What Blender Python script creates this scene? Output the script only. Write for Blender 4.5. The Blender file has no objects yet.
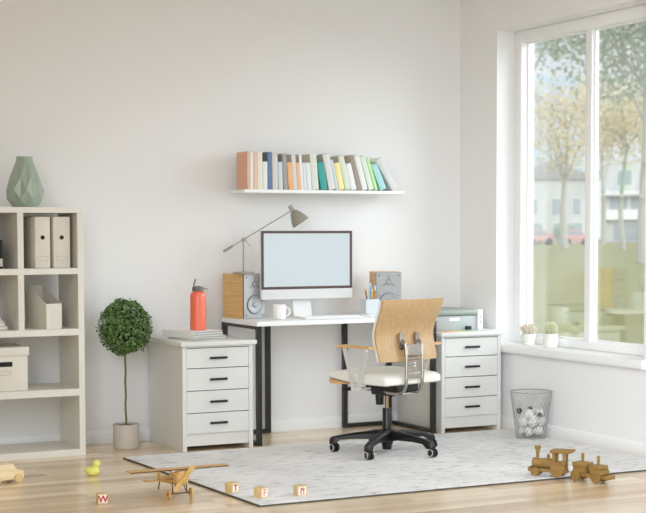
import bpy, bmesh, math, random
from mathutils import Vector, Matrix
random.seed(7)
PI = math.pi
SC = bpy.context.scene
COL = SC.collection

# ------------------------------------------------------------------ helpers
def lin(r, g, b):
    f = lambda c: (c / 255 / 12.92) if c / 255 <= 0.04045 else ((c / 255 + 0.055) / 1.055) ** 2.4
    return (f(r), f(g), f(b), 1.0)

def mat(name, rgb, rough=0.5, metal=0.0, spec=0.5, noise=None, bump=None, coat=0.0):
    """Principled material; noise=(scale, amount, (sx,sy,sz)) varies the colour, bump=(scale, strength)."""
    m = bpy.data.materials.new(name); m.use_nodes = True
    nt = m.node_tree; N = nt.nodes; L = nt.links
    p = N['Principled BSDF']
    c = lin(*rgb)
    p.inputs['Base Color'].default_value = c
    p.inputs['Roughness'].default_value = rough
    p.inputs['Metallic'].default_value = metal
    p.inputs['Specular IOR Level'].default_value = spec
    if coat:
        p.inputs['Coat Weight'].default_value = coat; p.inputs['Coat Roughness'].default_value = 0.08
    tc = N.new('ShaderNodeTexCoord')
    if noise:
        sc, amt, stretch = noise
        mp = N.new('ShaderNodeMapping'); mp.inputs['Scale'].default_value = stretch
        L.new(tc.outputs['Object'], mp.inputs['Vector'])
        nz = N.new('ShaderNodeTexNoise'); nz.inputs['Scale'].default_value = sc; nz.inputs['Detail'].default_value = 6
        nz.inputs['Roughness'].default_value = 0.6
        L.new(mp.outputs['Vector'], nz.inputs['Vector'])
        rp = N.new('ShaderNodeValToRGB')
        rp.color_ramp.elements[0].position = 0.32; rp.color_ramp.elements[1].position = 0.68
        rp.color_ramp.elements[0].color = (c[0] * (1 - amt), c[1] * (1 - amt), c[2] * (1 - amt * 1.15), 1)
        rp.color_ramp.elements[1].color = (min(1, c[0] * (1 + amt)), min(1, c[1] * (1 + amt)), min(1, c[2] * (1 + amt)), 1)
        L.new(nz.outputs['Fac'], rp.inputs['Fac']); L.new(rp.outputs['Color'], p.inputs['Base Color'])
    if bump:
        nb = N.new('ShaderNodeTexNoise'); nb.inputs['Scale'].default_value = bump[0]; nb.inputs['Detail'].default_value = 4
        L.new(tc.outputs['Object'], nb.inputs['Vector'])
        b = N.new('ShaderNodeBump'); b.inputs['Strength'].default_value = bump[1]; b.inputs['Distance'].default_value = 0.002
        L.new(nb.outputs['Fac'], b.inputs['Height']); L.new(b.outputs['Normal'], p.inputs['Normal'])
    return m

def wood(name, a, b, scale=(3, 40, 40), rough=0.5, rings=6.0):
    m = bpy.data.materials.new(name); m.use_nodes = True
    nt = m.node_tree; N = nt.nodes; L = nt.links; p = N['Principled BSDF']
    p.inputs['Roughness'].default_value = rough
    tc = N.new('ShaderNodeTexCoord'); mp = N.new('ShaderNodeMapping'); mp.inputs['Scale'].default_value = scale
    L.new(tc.outputs['Object'], mp.inputs['Vector'])
    nz = N.new('ShaderNodeTexNoise'); nz.inputs['Scale'].default_value = 1.0; nz.inputs['Detail'].default_value = 5
    nz.inputs['Roughness'].default_value = 0.55; nz.inputs['Distortion'].default_value = 0.25
    L.new(mp.outputs['Vector'], nz.inputs['Vector'])
    rp = N.new('ShaderNodeValToRGB'); rp.color_ramp.elements[0].position = 0.3; rp.color_ramp.elements[1].position = 0.7
    rp.color_ramp.elements[0].color = lin(*a); rp.color_ramp.elements[1].color = lin(*b)
    L.new(nz.outputs['Fac'], rp.inputs['Fac']); L.new(rp.outputs['Color'], p.inputs['Base Color'])
    return m

class MB:
    """collects shapes in one bmesh and links them as ONE mesh object"""
    def __init__(s): s.bm = bmesh.new()
    def box(s, lo, hi, bev=0.0, seg=2, M=None):
        r = bmesh.ops.create_cube(s.bm, size=1.0)
        vs = r['verts']
        c = [(lo[i] + hi[i]) / 2 for i in range(3)]; d = [abs(hi[i] - lo[i]) for i in range(3)]
        for v in vs: v.co = Vector((v.co.x * d[0] + c[0], v.co.y * d[1] + c[1], v.co.z * d[2] + c[2]))
        if bev > 0:
            es = list({e for v in vs for e in v.link_edges})
            r2 = bmesh.ops.bevel(s.bm, geom=es, offset=min(bev, min(d) * 0.49), segments=seg, profile=0.5, affect='EDGES')
            vs = list({v for f in r2['faces'] for v in f.verts} | {v for v in vs if v.is_valid})
            seen = set(vs); st = list(vs)
            while st:
                v = st.pop()
                for e in v.link_edges:
                    o = e.other_vert(v)
                    if o not in seen: seen.add(o); st.append(o)
            vs = list(seen)
        if M is not None:
            for v in vs: v.co = M @ v.co
        return vs
    def ring(s, c, ax, r, n, up=None):
        ax = Vector(ax).normalized(); t = Vector(up) if up else (Vector((0, 0, 1)) if abs(ax.z) < 0.9 else Vector((1, 0, 0)))
        u = ax.cross(t).normalized(); w = ax.cross(u)
        return [s.bm.verts.new(Vector(c) + r * (math.cos(2 * PI * i / n) * u + math.sin(2 * PI * i / n) * w)) for i in range(n)]
    def skin(s, rings, cap=True, closed=True):
        for a, b in zip(rings[:-1], rings[1:]):
            n = len(a)
            for i in range(n if closed else n - 1):
                s.bm.faces.new((a[i], a[(i + 1) % n], b[(i + 1) % n], b[i]))
        if cap:
            s.bm.faces.new(list(reversed(rings[0]))); s.bm.faces.new(rings[-1])
    def cyl(s, p0, p1, r0, r1=None, n=24):
        r1 = r0 if r1 is None else r1
        d = Vector(p1) - Vector(p0)
        s.skin([s.ring(p0, d, r0, n), s.ring(p1, d, r1, n)])
    def lathe(s, prof, c=(0, 0, 0), ax=(0, 0, 1), n=32, cap=True):
        """prof: (radius, distance along the axis)"""
        ax = Vector(ax).normalized()
        s.skin([s.ring(Vector(c) + ax * h, ax, max(r, 1e-5), n) for r, h in prof], cap)
    def tube(s, pts, r, n=10):
        pts = [Vector(p) for p in pts]; rings = []; up = None
        for i, p in enumerate(pts):
            d = (pts[min(i + 1, len(pts) - 1)] - pts[max(i - 1, 0)]).normalized()
            if up is None: up = Vector((0, 0, 1)) if abs(d.z) < 0.9 else Vector((1, 0, 0))
            u = d.cross(up).normalized(); up = u.cross(d)
            rr = r[i] if isinstance(r, (list, tuple)) else r
            rings.append([s.bm.verts.new(p + rr * (math.cos(2 * PI * k / n) * u + math.sin(2 * PI * k / n) * up)) for k in range(n)])
        s.skin(rings)
    def prism(s, poly, axis, a, b, bev=0.0, seg=3):
        """polygon in the two other axes extruded along axis from a to b"""
        def P(q, t):
            return {'x': (t, q[0], q[1]), 'y': (q[0], t, q[1]), 'z': (q[0], q[1], t)}[axis]
        A = [s.bm.verts.new(P(q, a)) for q in poly]; B = [s.bm.verts.new(P(q, b)) for q in poly]
        n = len(poly); fs = [s.bm.faces.new(A[::-1]), s.bm.faces.new(B)]
        for i in range(n): fs.append(s.bm.faces.new((A[i], A[(i + 1) % n], B[(i + 1) % n], B[i])))
        if bev:
            es = list({e for f in fs for e in f.edges})
            bmesh.ops.bevel(s.bm, geom=es, offset=bev, segments=seg, profile=0.5, affect='EDGES')
    def sphere(s, c, r, seg=20, rings=14, sc=(1, 1, 1)):
        q = bmesh.ops.create_uvsphere(s.bm, u_segments=seg, v_segments=rings, radius=1)
        for v in q['verts']: v.co = Vector((v.co.x * r * sc[0] + c[0], v.co.y * r * sc[1] + c[1], v.co.z * r * sc[2] + c[2]))
        return q['verts']
    def build(s, name, m, parent=None, loc=None, rot=None, angle=35, flat=False):
        bmesh.ops.recalc_face_normals(s.bm, faces=s.bm.faces)
        me = bpy.data.meshes.new(name); s.bm.to_mesh(me); s.bm.free()
        if not flat:
            for p in me.polygons: p.use_smooth = True
            me.set_sharp_from_angle(angle=math.radians(angle))
        o = bpy.data.objects.new(name, me); COL.objects.link(o)
        if m: me.materials.append(m)
        if parent: o.parent = parent
        if loc: o.location = loc
        if rot: o.rotation_euler = rot
        return o

def tag(o, label=None, cat=None, group=None, kind=None):
    if label: o['label'] = label
    if cat: o['category'] = cat
    if group: o['group'] = group
    if kind: o['kind'] = kind
    return o

def thing(name, label, cat, loc=(0, 0, 0), rz=0.0, group=None, rot=None):
    o = bpy.data.objects.new(name, None); COL.objects.link(o)
    o.location = loc; o.rotation_euler = rot if rot else (0, 0, rz)
    o.empty_display_size = 0.05
    return tag(o, label, cat, group)

def copy_tree(o, parent=None):
    c = o.copy(); COL.objects.link(c)
    if parent: c.parent = parent
    for ch in o.children: copy_tree(ch, c)
    return c

def struct(o, label=None):
    o['kind'] = 'structure'
    if label: o['label'] = label
    return o

def glyph(txt, size):
    cu = bpy.data.curves.new('glyph_curve', 'FONT'); cu.body = txt; cu.size = size
    cu.align_x = 'CENTER'; cu.align_y = 'CENTER'; cu.extrude = 0.0004; cu.offset = size * 0.026
    t = bpy.data.objects.new('glyph_source', cu); COL.objects.link(t)
    dg = bpy.context.evaluated_depsgraph_get(); dg.update()
    me = bpy.data.meshes.new_from_object(t.evaluated_get(dg))
    bpy.data.objects.remove(t); bpy.data.curves.remove(cu)
    return me

# ------------------------------------------------------------------ materials
M_WALL = mat('wall_paint', (234, 233, 231), 0.85, spec=0.2, bump=(350, 0.03))
M_CEIL = mat('ceiling_paint', (236, 235, 232), 0.9, spec=0.2)
M_TRIM = mat('trim_paint', (238, 238, 236), 0.45)
M_WHITE = mat('white_lacquer', (220, 219, 214), 0.42, noise=(3, 0.015, (1, 1, 1)))
M_CASE = mat('bookcase_lacquer', (226, 223, 213), 0.5, noise=(3, 0.015, (1, 1, 1)))
M_DRAWGAP = mat('drawer_recess', (40, 38, 36), 0.8)
M_BLACK = mat('black_metal', (14, 13, 12), 0.5)
M_LEG = mat('charcoal_steel', (38, 36, 33), 0.35)
M_PLAST = mat('black_plastic', (14, 14, 14), 0.36)
M_CHROME = mat('chrome', (226, 225, 223), 0.2, metal=1.0)
M_STEEL = mat('brushed_steel', (172, 166, 156), 0.26, metal=1.0)
M_ARMMETAL = mat('polished_aluminium', (232, 231, 229), 0.3, metal=0.55)
M_BRONZE = mat('gas_column', (150, 128, 100), 0.35, metal=0.7)
M_CHAIRWOOD = wood('chair_veneer', (178, 144, 100), (193, 159, 114), (60, 60, 1.2), 0.4)
M_ARMWOOD = wood('armrest_beech', (196, 152, 94), (222, 182, 126), (30, 4, 30), 0.45)
M_CUSH = mat('ivory_upholstery', (226, 223, 213), 0.8, spec=0.25, bump=(600, 0.08))
M_SPKWOOD = wood('speaker_oak', (194, 148, 88), (226, 186, 128), (5, 5, 110), 0.5)
M_SPKFACE = mat('speaker_baffle', (168, 169, 168), 0.45, metal=0.2)
M_SPKEDGE = mat('speaker_edge', (78, 74, 72), 0.5)
M_CONE = mat('speaker_cone', (166, 167, 168), 0.4, metal=0.2)
M_SCREW = mat('screw_dark', (52, 52, 54), 0.5)
M_LAMP = mat('taupe_metal', (156, 151, 140), 0.42, metal=0.2)
M_LAMPIN = mat('lamp_inside', (222, 220, 212), 0.5)
M_BEZEL = mat('monitor_bezel', (84, 64, 60), 0.4)
M_MONWHITE = mat('monitor_body', (229, 228, 226), 0.4)
M_CERAMIC = mat('white_ceramic', (236, 234, 228), 0.2)
M_KEY = mat('keycaps', (239, 239, 238), 0.5)
M_MOUSE = mat('mouse_grey', (150, 150, 150), 0.4)
M_CUP = mat('pencil_cup', (206, 214, 218), 0.5)
M_VASE = mat('celadon_glaze', (160, 175, 160), 0.34, coat=0.25, noise=(6, 0.05, (1, 1, 1)))
M_BINDER = mat('binder_card', (222, 216, 203), 0.65, noise=(9, 0.02, (1, 1, 1)))
M_BINDERL = mat('binder_edge', (200, 190, 172), 0.6)
M_HOLE = mat('hole_black', (8, 8, 8), 0.7)
M_PAPER = mat('paper', (238, 237, 233), 0.75)
M_PAPERG = mat('magazine_paper', (168, 168, 160), 0.6)
M_POT = mat('planter_greige', (198, 190, 178), 0.6)
M_SOIL = mat('soil', (38, 32, 26), 0.95, noise=(60, 0.5, (1, 1, 1)))
M_STEM = mat('stem_bark', (108, 112, 66), 0.8, noise=(40, 0.3, (1, 1, 0.4)))
M_BOTTLE = mat('coral_bottle', (238, 116, 88), 0.36, coat=0.2)
M_BCAP = mat('bottle_lid', (110, 108, 100), 0.5)
M_PRINT1 = mat('printer_lid', (146, 156, 148), 0.45)
M_PRINT2 = mat('printer_front', (172, 177, 177), 0.5)
M_PRINT3 = mat('printer_side', (110, 120, 134), 0.5)
M_PRINT4 = mat('printer_white', (232, 232, 230), 0.45)
M_WIRE = mat('wire_silver', (168, 168, 166), 0.4, metal=0.4)
M_BALL = mat('crumpled_paper', (232, 231, 227), 0.85)
M_BALLD = mat('crumpled_dark_paper', (66, 66, 66), 0.8)
M_TRAIN = wood('train_wood', (128, 98, 46), (156, 122, 64), (20, 20, 60), 0.65)
M_TRAIN2 = mat('train_pin', (92, 66, 26), 0.6)
M_PLANE = wood('plane_birch', (190, 150, 82), (216, 178, 110), (30, 30, 30), 0.55)
M_PLANEEDGE = mat('plane_burnt_edge', (92, 58, 24), 0.7)
M_CAR = wood('toy_car_pine', (224, 200, 154), (240, 220, 178), (8, 40, 40), 0.55)
M_CARW = wood('toy_wheel_pine', (206, 176, 116), (226, 198, 140), (30, 30, 30), 0.55)
M_DUCK = mat('yellow_rubber', (230, 227, 120), 0.4)
M_BILL = mat('duck_bill', (228, 218, 96), 0.4)
M_BLOCK = wood('block_maple', (204, 174, 116), (224, 196, 142), (30, 30, 30), 0.55)
M_BLOCKF = mat('block_face', (236, 232, 222), 0.6)
M_RED = mat('letter_red', (186, 14, 20), 0.6)
M_ORANGE = mat('letter_orange', (240, 122, 48), 0.6)

def floor_mat():
    m = bpy.data.materials.new('oak_planks'); m.use_nodes = True
    nt = m.node_tree; N = nt.nodes; L = nt.links; p = N['Principled BSDF']
    tc = N.new('ShaderNodeTexCoord')
    br = N.new('ShaderNodeTexBrick'); br.inputs['Scale'].default_value = 1.0
    br.inputs['Brick Width'].default_value = 1.35; br.inputs['Row Height'].default_value = 0.085
    br.inputs['Mortar Size'].default_value = 0.0009; br.inputs['Mortar Smooth'].default_value = 0.3
    br.inputs['Bias'].default_value = 0.0; br.offset = 0.37
    br.inputs['Color1'].default_value = lin(205, 174, 132); br.inputs['Color2'].default_value = lin(248, 230, 198)
    br.inputs['Mortar'].default_value = lin(168, 142, 110)
    L.new(tc.outputs['Object'], br.inputs['Vector'])
    mp = N.new('ShaderNodeMapping'); mp.inputs['Scale'].default_value = (1.6, 26, 1)
    L.new(tc.outputs['Object'], mp.inputs['Vector'])
    nz = N.new('ShaderNodeTexNoise'); nz.inputs['Scale'].default_value = 1.0; nz.inputs['Detail'].default_value = 8
    nz.inputs['Distortion'].default_value = 0.5
    L.new(mp.outputs['Vector'], nz.inputs['Vector'])
    rp = N.new('ShaderNodeValToRGB'); rp.color_ramp.elements[0].position = 0.3; rp.color_ramp.elements[1].position = 0.72
    rp.color_ramp.elements[0].color = (0.84, 0.80, 0.75, 1); rp.color_ramp.elements[1].color = (1.06, 1.05, 1.04, 1)
    L.new(nz.outputs['Fac'], rp.inputs['Fac'])
    mx = N.new('ShaderNodeMix'); mx.data_type = 'RGBA'; mx.blend_type = 'MULTIPLY'; mx.inputs[0].default_value = 1.0
    L.new(br.outputs['Color'], mx.inputs[6]); L.new(rp.outputs['Color'], mx.inputs[7])
    L.new(mx.outputs[2], p.inputs['Base Color'])
    p.inputs['Roughness'].default_value = 0.3; p.inputs['Specular IOR Level'].default_value = 0.5
    p.inputs['Coat Weight'].default_value = 0.6; p.inputs['Coat Roughness'].default_value = 0.22
    bp = N.new('ShaderNodeBump'); bp.inputs['Strength'].default_value = 0.9; bp.inputs['Distance'].default_value = 0.001
    L.new(nz.outputs['Fac'], bp.inputs['Height']); L.new(bp.outputs['Normal'], p.inputs['Normal'])
    return m

def rug_mat():
    m = bpy.data.materials.new('rug_wool'); m.use_nodes = True
    nt = m.node_tree; N = nt.nodes; L = nt.links; p = N['Principled BSDF']
    tc = N.new('ShaderNodeTexCoord')
    mp = N.new('ShaderNodeMapping'); mp.inputs['Scale'].default_value = (9, 34, 1)
    L.new(tc.outputs['Object'], mp.inputs['Vector'])
    nz = N.new('ShaderNodeTexNoise'); nz.inputs['Scale'].default_value = 1.0; nz.inputs['Detail'].default_value = 9; nz.inputs['Roughness'].default_value = 0.72
    L.new(mp.outputs['Vector'], nz.inputs['Vector'])
    rp = N.new('ShaderNodeValToRGB'); e = rp.color_ramp.elements
    e[0].position = 0.30; e[0].color = lin(128, 127, 124); e[1].position = 0.46; e[1].color = lin(236, 235, 233)
    q = e.new(0.75); q.color = lin(247, 246, 245)
    L.new(nz.outputs['Fac'], rp.inputs['Fac'])
    n2 = N.new('ShaderNodeTexNoise'); n2.inputs['Scale'].default_value = 2.2; n2.inputs['Detail'].default_value = 3
    L.new(tc.outputs['Object'], n2.inputs['Vector'])
    r2 = N.new('ShaderNodeValToRGB'); r2.color_ramp.elements[0].position = 0.35; r2.color_ramp.elements[1].position = 0.65
    r2.color_ramp.elements[0].color = (0.88, 0.88, 0.88, 1); r2.color_ramp.elements[1].color = (1, 1, 1, 1)
    L.new(n2.outputs['Fac'], r2.inputs['Fac'])
    mx = N.new('ShaderNodeMix'); mx.data_type = 'RGBA'; mx.blend_type = 'MULTIPLY'; mx.inputs[0].default_value = 1.0
    L.new(rp.outputs['Color'], mx.inputs[6]); L.new(r2.outputs['Color'], mx.inputs[7])
    L.new(mx.outputs[2], p.inputs['Base Color'])
    p.inputs['Roughness'].default_value = 0.95; p.inputs['Specular IOR Level'].default_value = 0.1
    n3 = N.new('ShaderNodeTexNoise'); n3.inputs['Scale'].default_value = 160; n3.inputs['Detail'].default_value = 3
    L.new(tc.outputs['Object'], n3.inputs['Vector'])
    bp = N.new('ShaderNodeBump'); bp.inputs['Strength'].default_value = 0.9; bp.inputs['Distance'].default_value = 0.004
    L.new(n3.outputs['Fac'], bp.inputs['Height']); L.new(bp.outputs['Normal'], p.inputs['Normal'])
    return m

def glass_mat():
    m = bpy.data.materials.new('window_glass'); m.use_nodes = True
    nt = m.node_tree; N = nt.nodes; L = nt.links; N.remove(N['Principled BSDF'])
    out = N['Material Output']
    geo = N.new('ShaderNodeNewGeometry')
    mm = N.new('ShaderNodeMix'); mm.data_type = 'FLOAT'; mm.inputs[2].default_value = 1.68; mm.inputs[3].default_value = 1 / 1.68
    L.new(geo.outputs['Backfacing'], mm.inputs[0])
    fr = N.new('ShaderNodeFresnel'); L.new(mm.outputs[0], fr.inputs['IOR'])
    tr = N.new('ShaderNodeBsdfTransparent'); tr.inputs['Color'].default_value = (0.985, 0.992, 0.985, 1)
    gl = N.new('ShaderNodeBsdfGlossy'); gl.inputs['Roughness'].default_value = 0.0; gl.inputs['Color'].default_value = (1, 1, 1, 1)
    mx = N.new('ShaderNodeMixShader')
    L.new(fr.outputs['Fac'], mx.inputs['Fac']); L.new(tr.outputs[0], mx.inputs[1]); L.new(gl.outputs[0], mx.inputs[2])
    L.new(mx.outputs[0], out.inputs['Surface'])
    return m

def leaf_mat(name, c1, c2, trans=0.35):
    m = bpy.data.materials.new(name); m.use_nodes = True
    nt = m.node_tree; N = nt.nodes; L = nt.links; N.remove(N['Principled BSDF']); out = N['Material Output']
    geo = N.new('ShaderNodeNewGeometry'); rp = N.new('ShaderNodeValToRGB')
    rp.color_ramp.elements[0].color = lin(*c1); rp.color_ramp.elements[1].color = lin(*c2)
    L.new(geo.outputs['Random Per Island'], rp.inputs['Fac'])
    d = N.new('ShaderNodeBsdfDiffuse'); t = N.new('ShaderNodeBsdfTranslucent'); g = N.new('ShaderNodeBsdfGlossy')
    g.inputs['Roughness'].default_value = 0.4
    L.new(rp.outputs['Color'], d.inputs['Color']); L.new(rp.outputs['Color'], t.inputs['Color'])
    a = N.new('ShaderNodeMixShader'); a.inputs['Fac'].default_value = trans
    L.new(d.outputs[0], a.inputs[1]); L.new(t.outputs[0], a.inputs[2])
    b = N.new('ShaderNodeMixShader'); b.inputs['Fac'].default_value = 0.05
    L.new(a.outputs[0], b.inputs[1]); L.new(g.outputs[0], b.inputs[2])
    L.new(b.outputs[0], out.inputs['Surface'])
    return m

def screen_mat():
    m = bpy.data.materials.new('monitor_screen'); m.use_nodes = True
    p = m.node_tree.nodes['Principled BSDF']
    p.inputs['Base Color'].default_value = lin(70, 74, 76); p.inputs['Roughness'].default_value = 0.35
    p.inputs['Emission Color'].default_value = lin(206, 218, 221); p.inputs['Emission Strength'].default_value = SCREEN
    return m

def stripes_mat():
    m = bpy.data.materials.new('printed_sheet'); m.use_nodes = True
    nt = m.node_tree; N = nt.nodes; L = nt.links; p = N['Principled BSDF']; p.inputs['Roughness'].default_value = 0.5
    tc = N.new('ShaderNodeTexCoord'); sx = N.new('ShaderNodeSeparateXYZ'); L.new(tc.outputs['Generated'], sx.inputs[0])
    rp = N.new('ShaderNodeValToRGB'); e = rp.color_ramp.elements
    e[0].color = lin(238, 160, 130); e[1].color = lin(220, 232, 226); e[1].position = 1.0
    for pos, c in ((0.3, (240, 190, 140)), (0.5, (238, 222, 150)), (0.7, (176, 216, 170)), (0.85, (168, 214, 196))):
        q = e.new(pos); q.color = lin(*c)
    L.new(sx.outputs['X'], rp.inputs['Fac']); L.new(rp.outputs['Color'], p.inputs['Base Color'])
    return m

SCREEN = 0.80
M_FLOOR, M_RUG, M_GLASS, M_SCREEN, M_SHEET = floor_mat(), rug_mat(), glass_mat(), screen_mat(), stripes_mat()
M_RUGEDGE = mat('rug_backing', (84, 78, 66), 0.95)

# ------------------------------------------------------------------ the room
CEIL = 3.0
b = MB(); b.box((-6.5, -10.2, -0.12), (0.30, 0.20, 0.0)); struct(b.build('floor', M_FLOOR, flat=True))
WBY, WRX = 0.032, 0.008      # faces of the back and right walls
b = MB(); b.box((-6.5, WBY, -0.12), (0.30, 0.20, CEIL)); struct(b.build('wall_back', M_WALL, flat=True))
b = MB(); b.box((-6.7, -6.4, -0.12), (-6.5, 0.20, CEIL)); struct(b.build('added_wall_left', mat('warm_bounce_taupe', (172, 152, 120), 0.85, spec=0.2), flat=True))  # unseen wall added to block front light; taupe warms the bounce
WY0, WY1, WZ0, WZ1 = -1.934, -0.416, 0.53, 2.592
VY0, VY1, VZ0, VZ1 = -3.4, -2.3, 0.53, 2.592
b = MB()
b.box((WRX, WY1, 0), (0.30, WBY, CEIL)); b.box((WRX, VY1, 0), (0.30, WY0, CEIL)); b.box((WRX, -10.2, 0), (0.30, VY0, CEIL))
b.box((WRX, WY0, 0), (0.30, WY1, WZ0)); b.box((WRX, WY0, WZ1), (0.30, WY1, CEIL))
b.box((WRX, VY0, 0), (0.30, VY1, VZ0)); b.box((WRX, VY0, VZ1), (0.30, VY1, CEIL))
struct(b.build('wall_right', M_WALL, flat=True))
b = MB(); b.box((-6.5, -4.2, CEIL), (0.30, 0.20, CEIL + 0.1)); struct(b.build('ceiling', M_CEIL, flat=True))  # unseen, cut short so more sky light fills the room
BB = [(0, 0), (0.016, 0), (0.016, 0.062), (0.013, 0.070), (0.007, 0.078), (0, 0.080)]
b = MB(); b.prism([(WBY - x, z) for x, z in BB], 'x', -6.5, WRX - 0.0005); struct(b.build('baseboard_back', M_TRIM))
b = MB(); b.prism([(WRX - x, z) for x, z in BB], 'y', -10.2, WBY - 0.0165); struct(b.build('baseboard_right', M_TRIM))

# window
FX0, FX1 = 0.140, 0.215
win = struct(thing('window_1', 'tall white framed double window in the right wall', 'window', (WRX, 0, 0)))
if 'category' in win: del win['category']
sz0 = 0.5555
b = MB()
def frame_rect(b, x0, x1, y0, y1, z0, z1, t, bev=0.004, tb=None):
    tb = tb or t
    b.box((x0, y0, z0), (x1, y0 + t, z1), bev); b.box((x0, y1 - t, z0), (x1, y1, z1), bev)
    b.box((x0, y0 + t, z1 - t), (x1, y1 - t, z1), bev); b.box((x0, y0 + t, z0), (x1, y1 - t, z0 + tb), bev)
frame_rect(b, FX0, FX1, WY0 + 0.001, WY1 - 0.001, sz0 + 0.001, WZ1 - 0.001, 0.072, tb=0.05)
b.build('frame', M_TRIM, win)
MY = -1.175
b = MB(); b.box((0.168, MY - 0.031, sz0 + 0.0505), (0.2145, MY + 0.031, WZ1 - 0.0725), 0.003)
b.build('mullion', M_TRIM, win)
for (y0, y1) in ((WY0 + 0.0700, MY - 0.0290), (MY + 0.0290, WY1 - 0.0700)):
    b = MB(); frame_rect(b, 0.190, 0.2145, y0, y1, sz0 + 0.0485, WZ1 - 0.0700, 0.012, 0.0)
    sash = b.build('sash', M_TRIM, win)
    for gx in (0.194, 0.206):
        b = MB(); b.box((gx, y0 + 0.006, sz0 + 0.057), (gx + 0.004, y1 - 0.006, WZ1 - 0.079))
        b.build('pane', M_GLASS, sash, flat=True)
b = MB(); b.prism([(0.2, 0.5302), (0.2, sz0), (-0.030, sz0), (-0.040, sz0 - 0.006), (-0.044, sz0 - 0.018), (-0.044, 0.512), (-0.040, 0.504), (-0.032, 0.502), (-0.0005, 0.502), (-0.0005, 0.5302)], 'y', WY0 - 0.03, WY1 + 0.03)
sill = b.build('sill', M_TRIM, win)
# cut the sill ends that run past the opening so they stay in front of the wall
me = sill.data
for v in me.vertices:
    if v.co.x > 0.001: v.co.y = max(WY0 + 0.001, min(WY1 - 0.001, v.co.y))

# unseen window nearer the camera, added to let in light from the front right
win2 = struct(thing('fill_window', 'added unseen window letting in light nearer the front of the right wall', 'window', (WRX, 0, 0)))
del win2['category']
b = MB(); frame_rect(b, 0.14, 0.215, VY0 + 0.001, VY1 - 0.001, VZ0 + 0.001, VZ1 - 0.001, 0.07)
for k in (1.5,): b.box((0.155, VY0 + (VY1 - VY0) * k / 3 - 0.035, VZ0 + 0.072), (0.21, VY0 + (VY1 - VY0) * k / 3 + 0.035, VZ1 - 0.072), 0.003)
f2 = b.build('frame', M_TRIM, win2)
b = MB(); b.box((0.186, VY0 + 0.06, VZ0 + 0.06), (0.190, VY1 - 0.06, VZ1 - 0.06)); b.build('pane', M_GLASS, f2, flat=True)

# rug
b = MB()
b.prism([(-2.648, -0.637), (-2.575, -2.351), (-0.05, -2.351), (-0.05, -0.637)], 'z', 0.0005, 0.012)
rug = b.build('rug', M_RUG, flat=True)
tag(rug, 'pale grey flecked wool rug under the office chair', 'rug')
b = MB(); b.prism([(-2.653, -0.634), (-2.580, -2.355), (-0.047, -2.355), (-0.047, -0.634)], 'z', 0.0004, 0.008)
b.build('rug_backing', M_RUGEDGE, rug, flat=True)
RZ = 0.0122

# ------------------------------------------------------------------ bookcase
BX0, BX1, BY0, BY1 = -3.527, -2.793, -0.387, -0.001
bc = thing('bookcase', 'white open shelving unit with square compartments at the left end of the back wall', 'bookcase', ((BX0 + BX1) / 2, (BY0 + BY1) / 2, 0))
ox, oy = (BX0 + BX1) / 2, (BY0 + BY1) / 2
def bcbox(name, x0, x1, z0, z1, y0=BY0, y1=BY1):
    b = MB(); b.box((x0 - ox, y0 - oy, z0), (x1 - ox, y1 - oy, z1), 0.0012, 1); return b.build(name, M_CASE, bc)
IX0, IX1 = BX0 + 0.035, BX1 - 0.035
bcbox('side_panel', BX1 - 0.0349, BX1, 0, 1.3965); bcbox('side_panel', BX0, BX0 + 0.0349, 0, 1.3965)
bcbox('top_panel', BX0, BX1, 1.397, 1.430)
bcbox('base_panel', IX0, IX1, 0, 0.038)
for z0, z1 in ((1.047, 1.082), (0.696, 0.734), (0.347, 0.388)): bcbox('shelf_board', IX0, IX1, z0, z1)
for z0, z1 in ((1.0825, 1.3965), (0.7345, 1.0465)): bcbox('divider', -3.177, -3.142, z0, z1)

# binders
def binder(x, w, label):
    d, h = 0.26, 0.2935
    t = thing('ring_binder', label, 'binder', (x, -0.345, 1.0825), 0, 'binders in the bookcase')
    b = MB(); b.box((0, 0, 0), (w, d, h), 0.004); b.build('case', M_BINDER, t)
    b = MB(); b.cyl((w / 2, -0.0006, 0.175), (w / 2, 0.002, 0.175), 0.0125); b.build('finger_hole', M_HOLE, t)
    b = MB()
    x0, x1, z0, z1 = w / 2 - 0.031, w / 2 + 0.031, 0.042, 0.070
    for q in (((x0, z0), (x1, z0 + 0.003)), ((x0, z1 - 0.003), (x1, z1)), ((x0, z0 + 0.003), (x0 + 0.003, z1 - 0.003)), ((x1 - 0.003, z0 + 0.003), (x1, z1 - 0.003))):
        b.box((q[0][0], -0.0012, q[0][1]), (q[1][0], 0.001, q[1][1]))
    b.build('label_holder', M_BINDERL, t)
binder(-3.064, 0.0885, 'cream ring binder nearer the divider, wide shadowed side showing')
binder(-2.957, 0.0985, 'cream ring binder nearer the bookcase end panel')

# magazine file
t = thing('magazine_file', 'open cream magazine file with slanted sides in the second row', 'magazine file', (-3.010, -0.366, 0.7345), math.radians(9))
b = MB(); w, d, tk = 0.097, 0.25, 0.004
b.box((0, 0, 0), (w, d, tk)); b.box((0, 0, tk), (w, tk, 0.145)); b.box((0, d - tk, tk), (w, d, 0.245))
for x0 in (0, w - tk):
    b.prism([(tk, tk), (d - tk, tk), (d - tk, 0.245), (d - 0.012, 0.245), (tk, 0.145)], 'x', x0, x0 + tk)
b.build('file_body', M_BINDER, t, flat=True)

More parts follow.
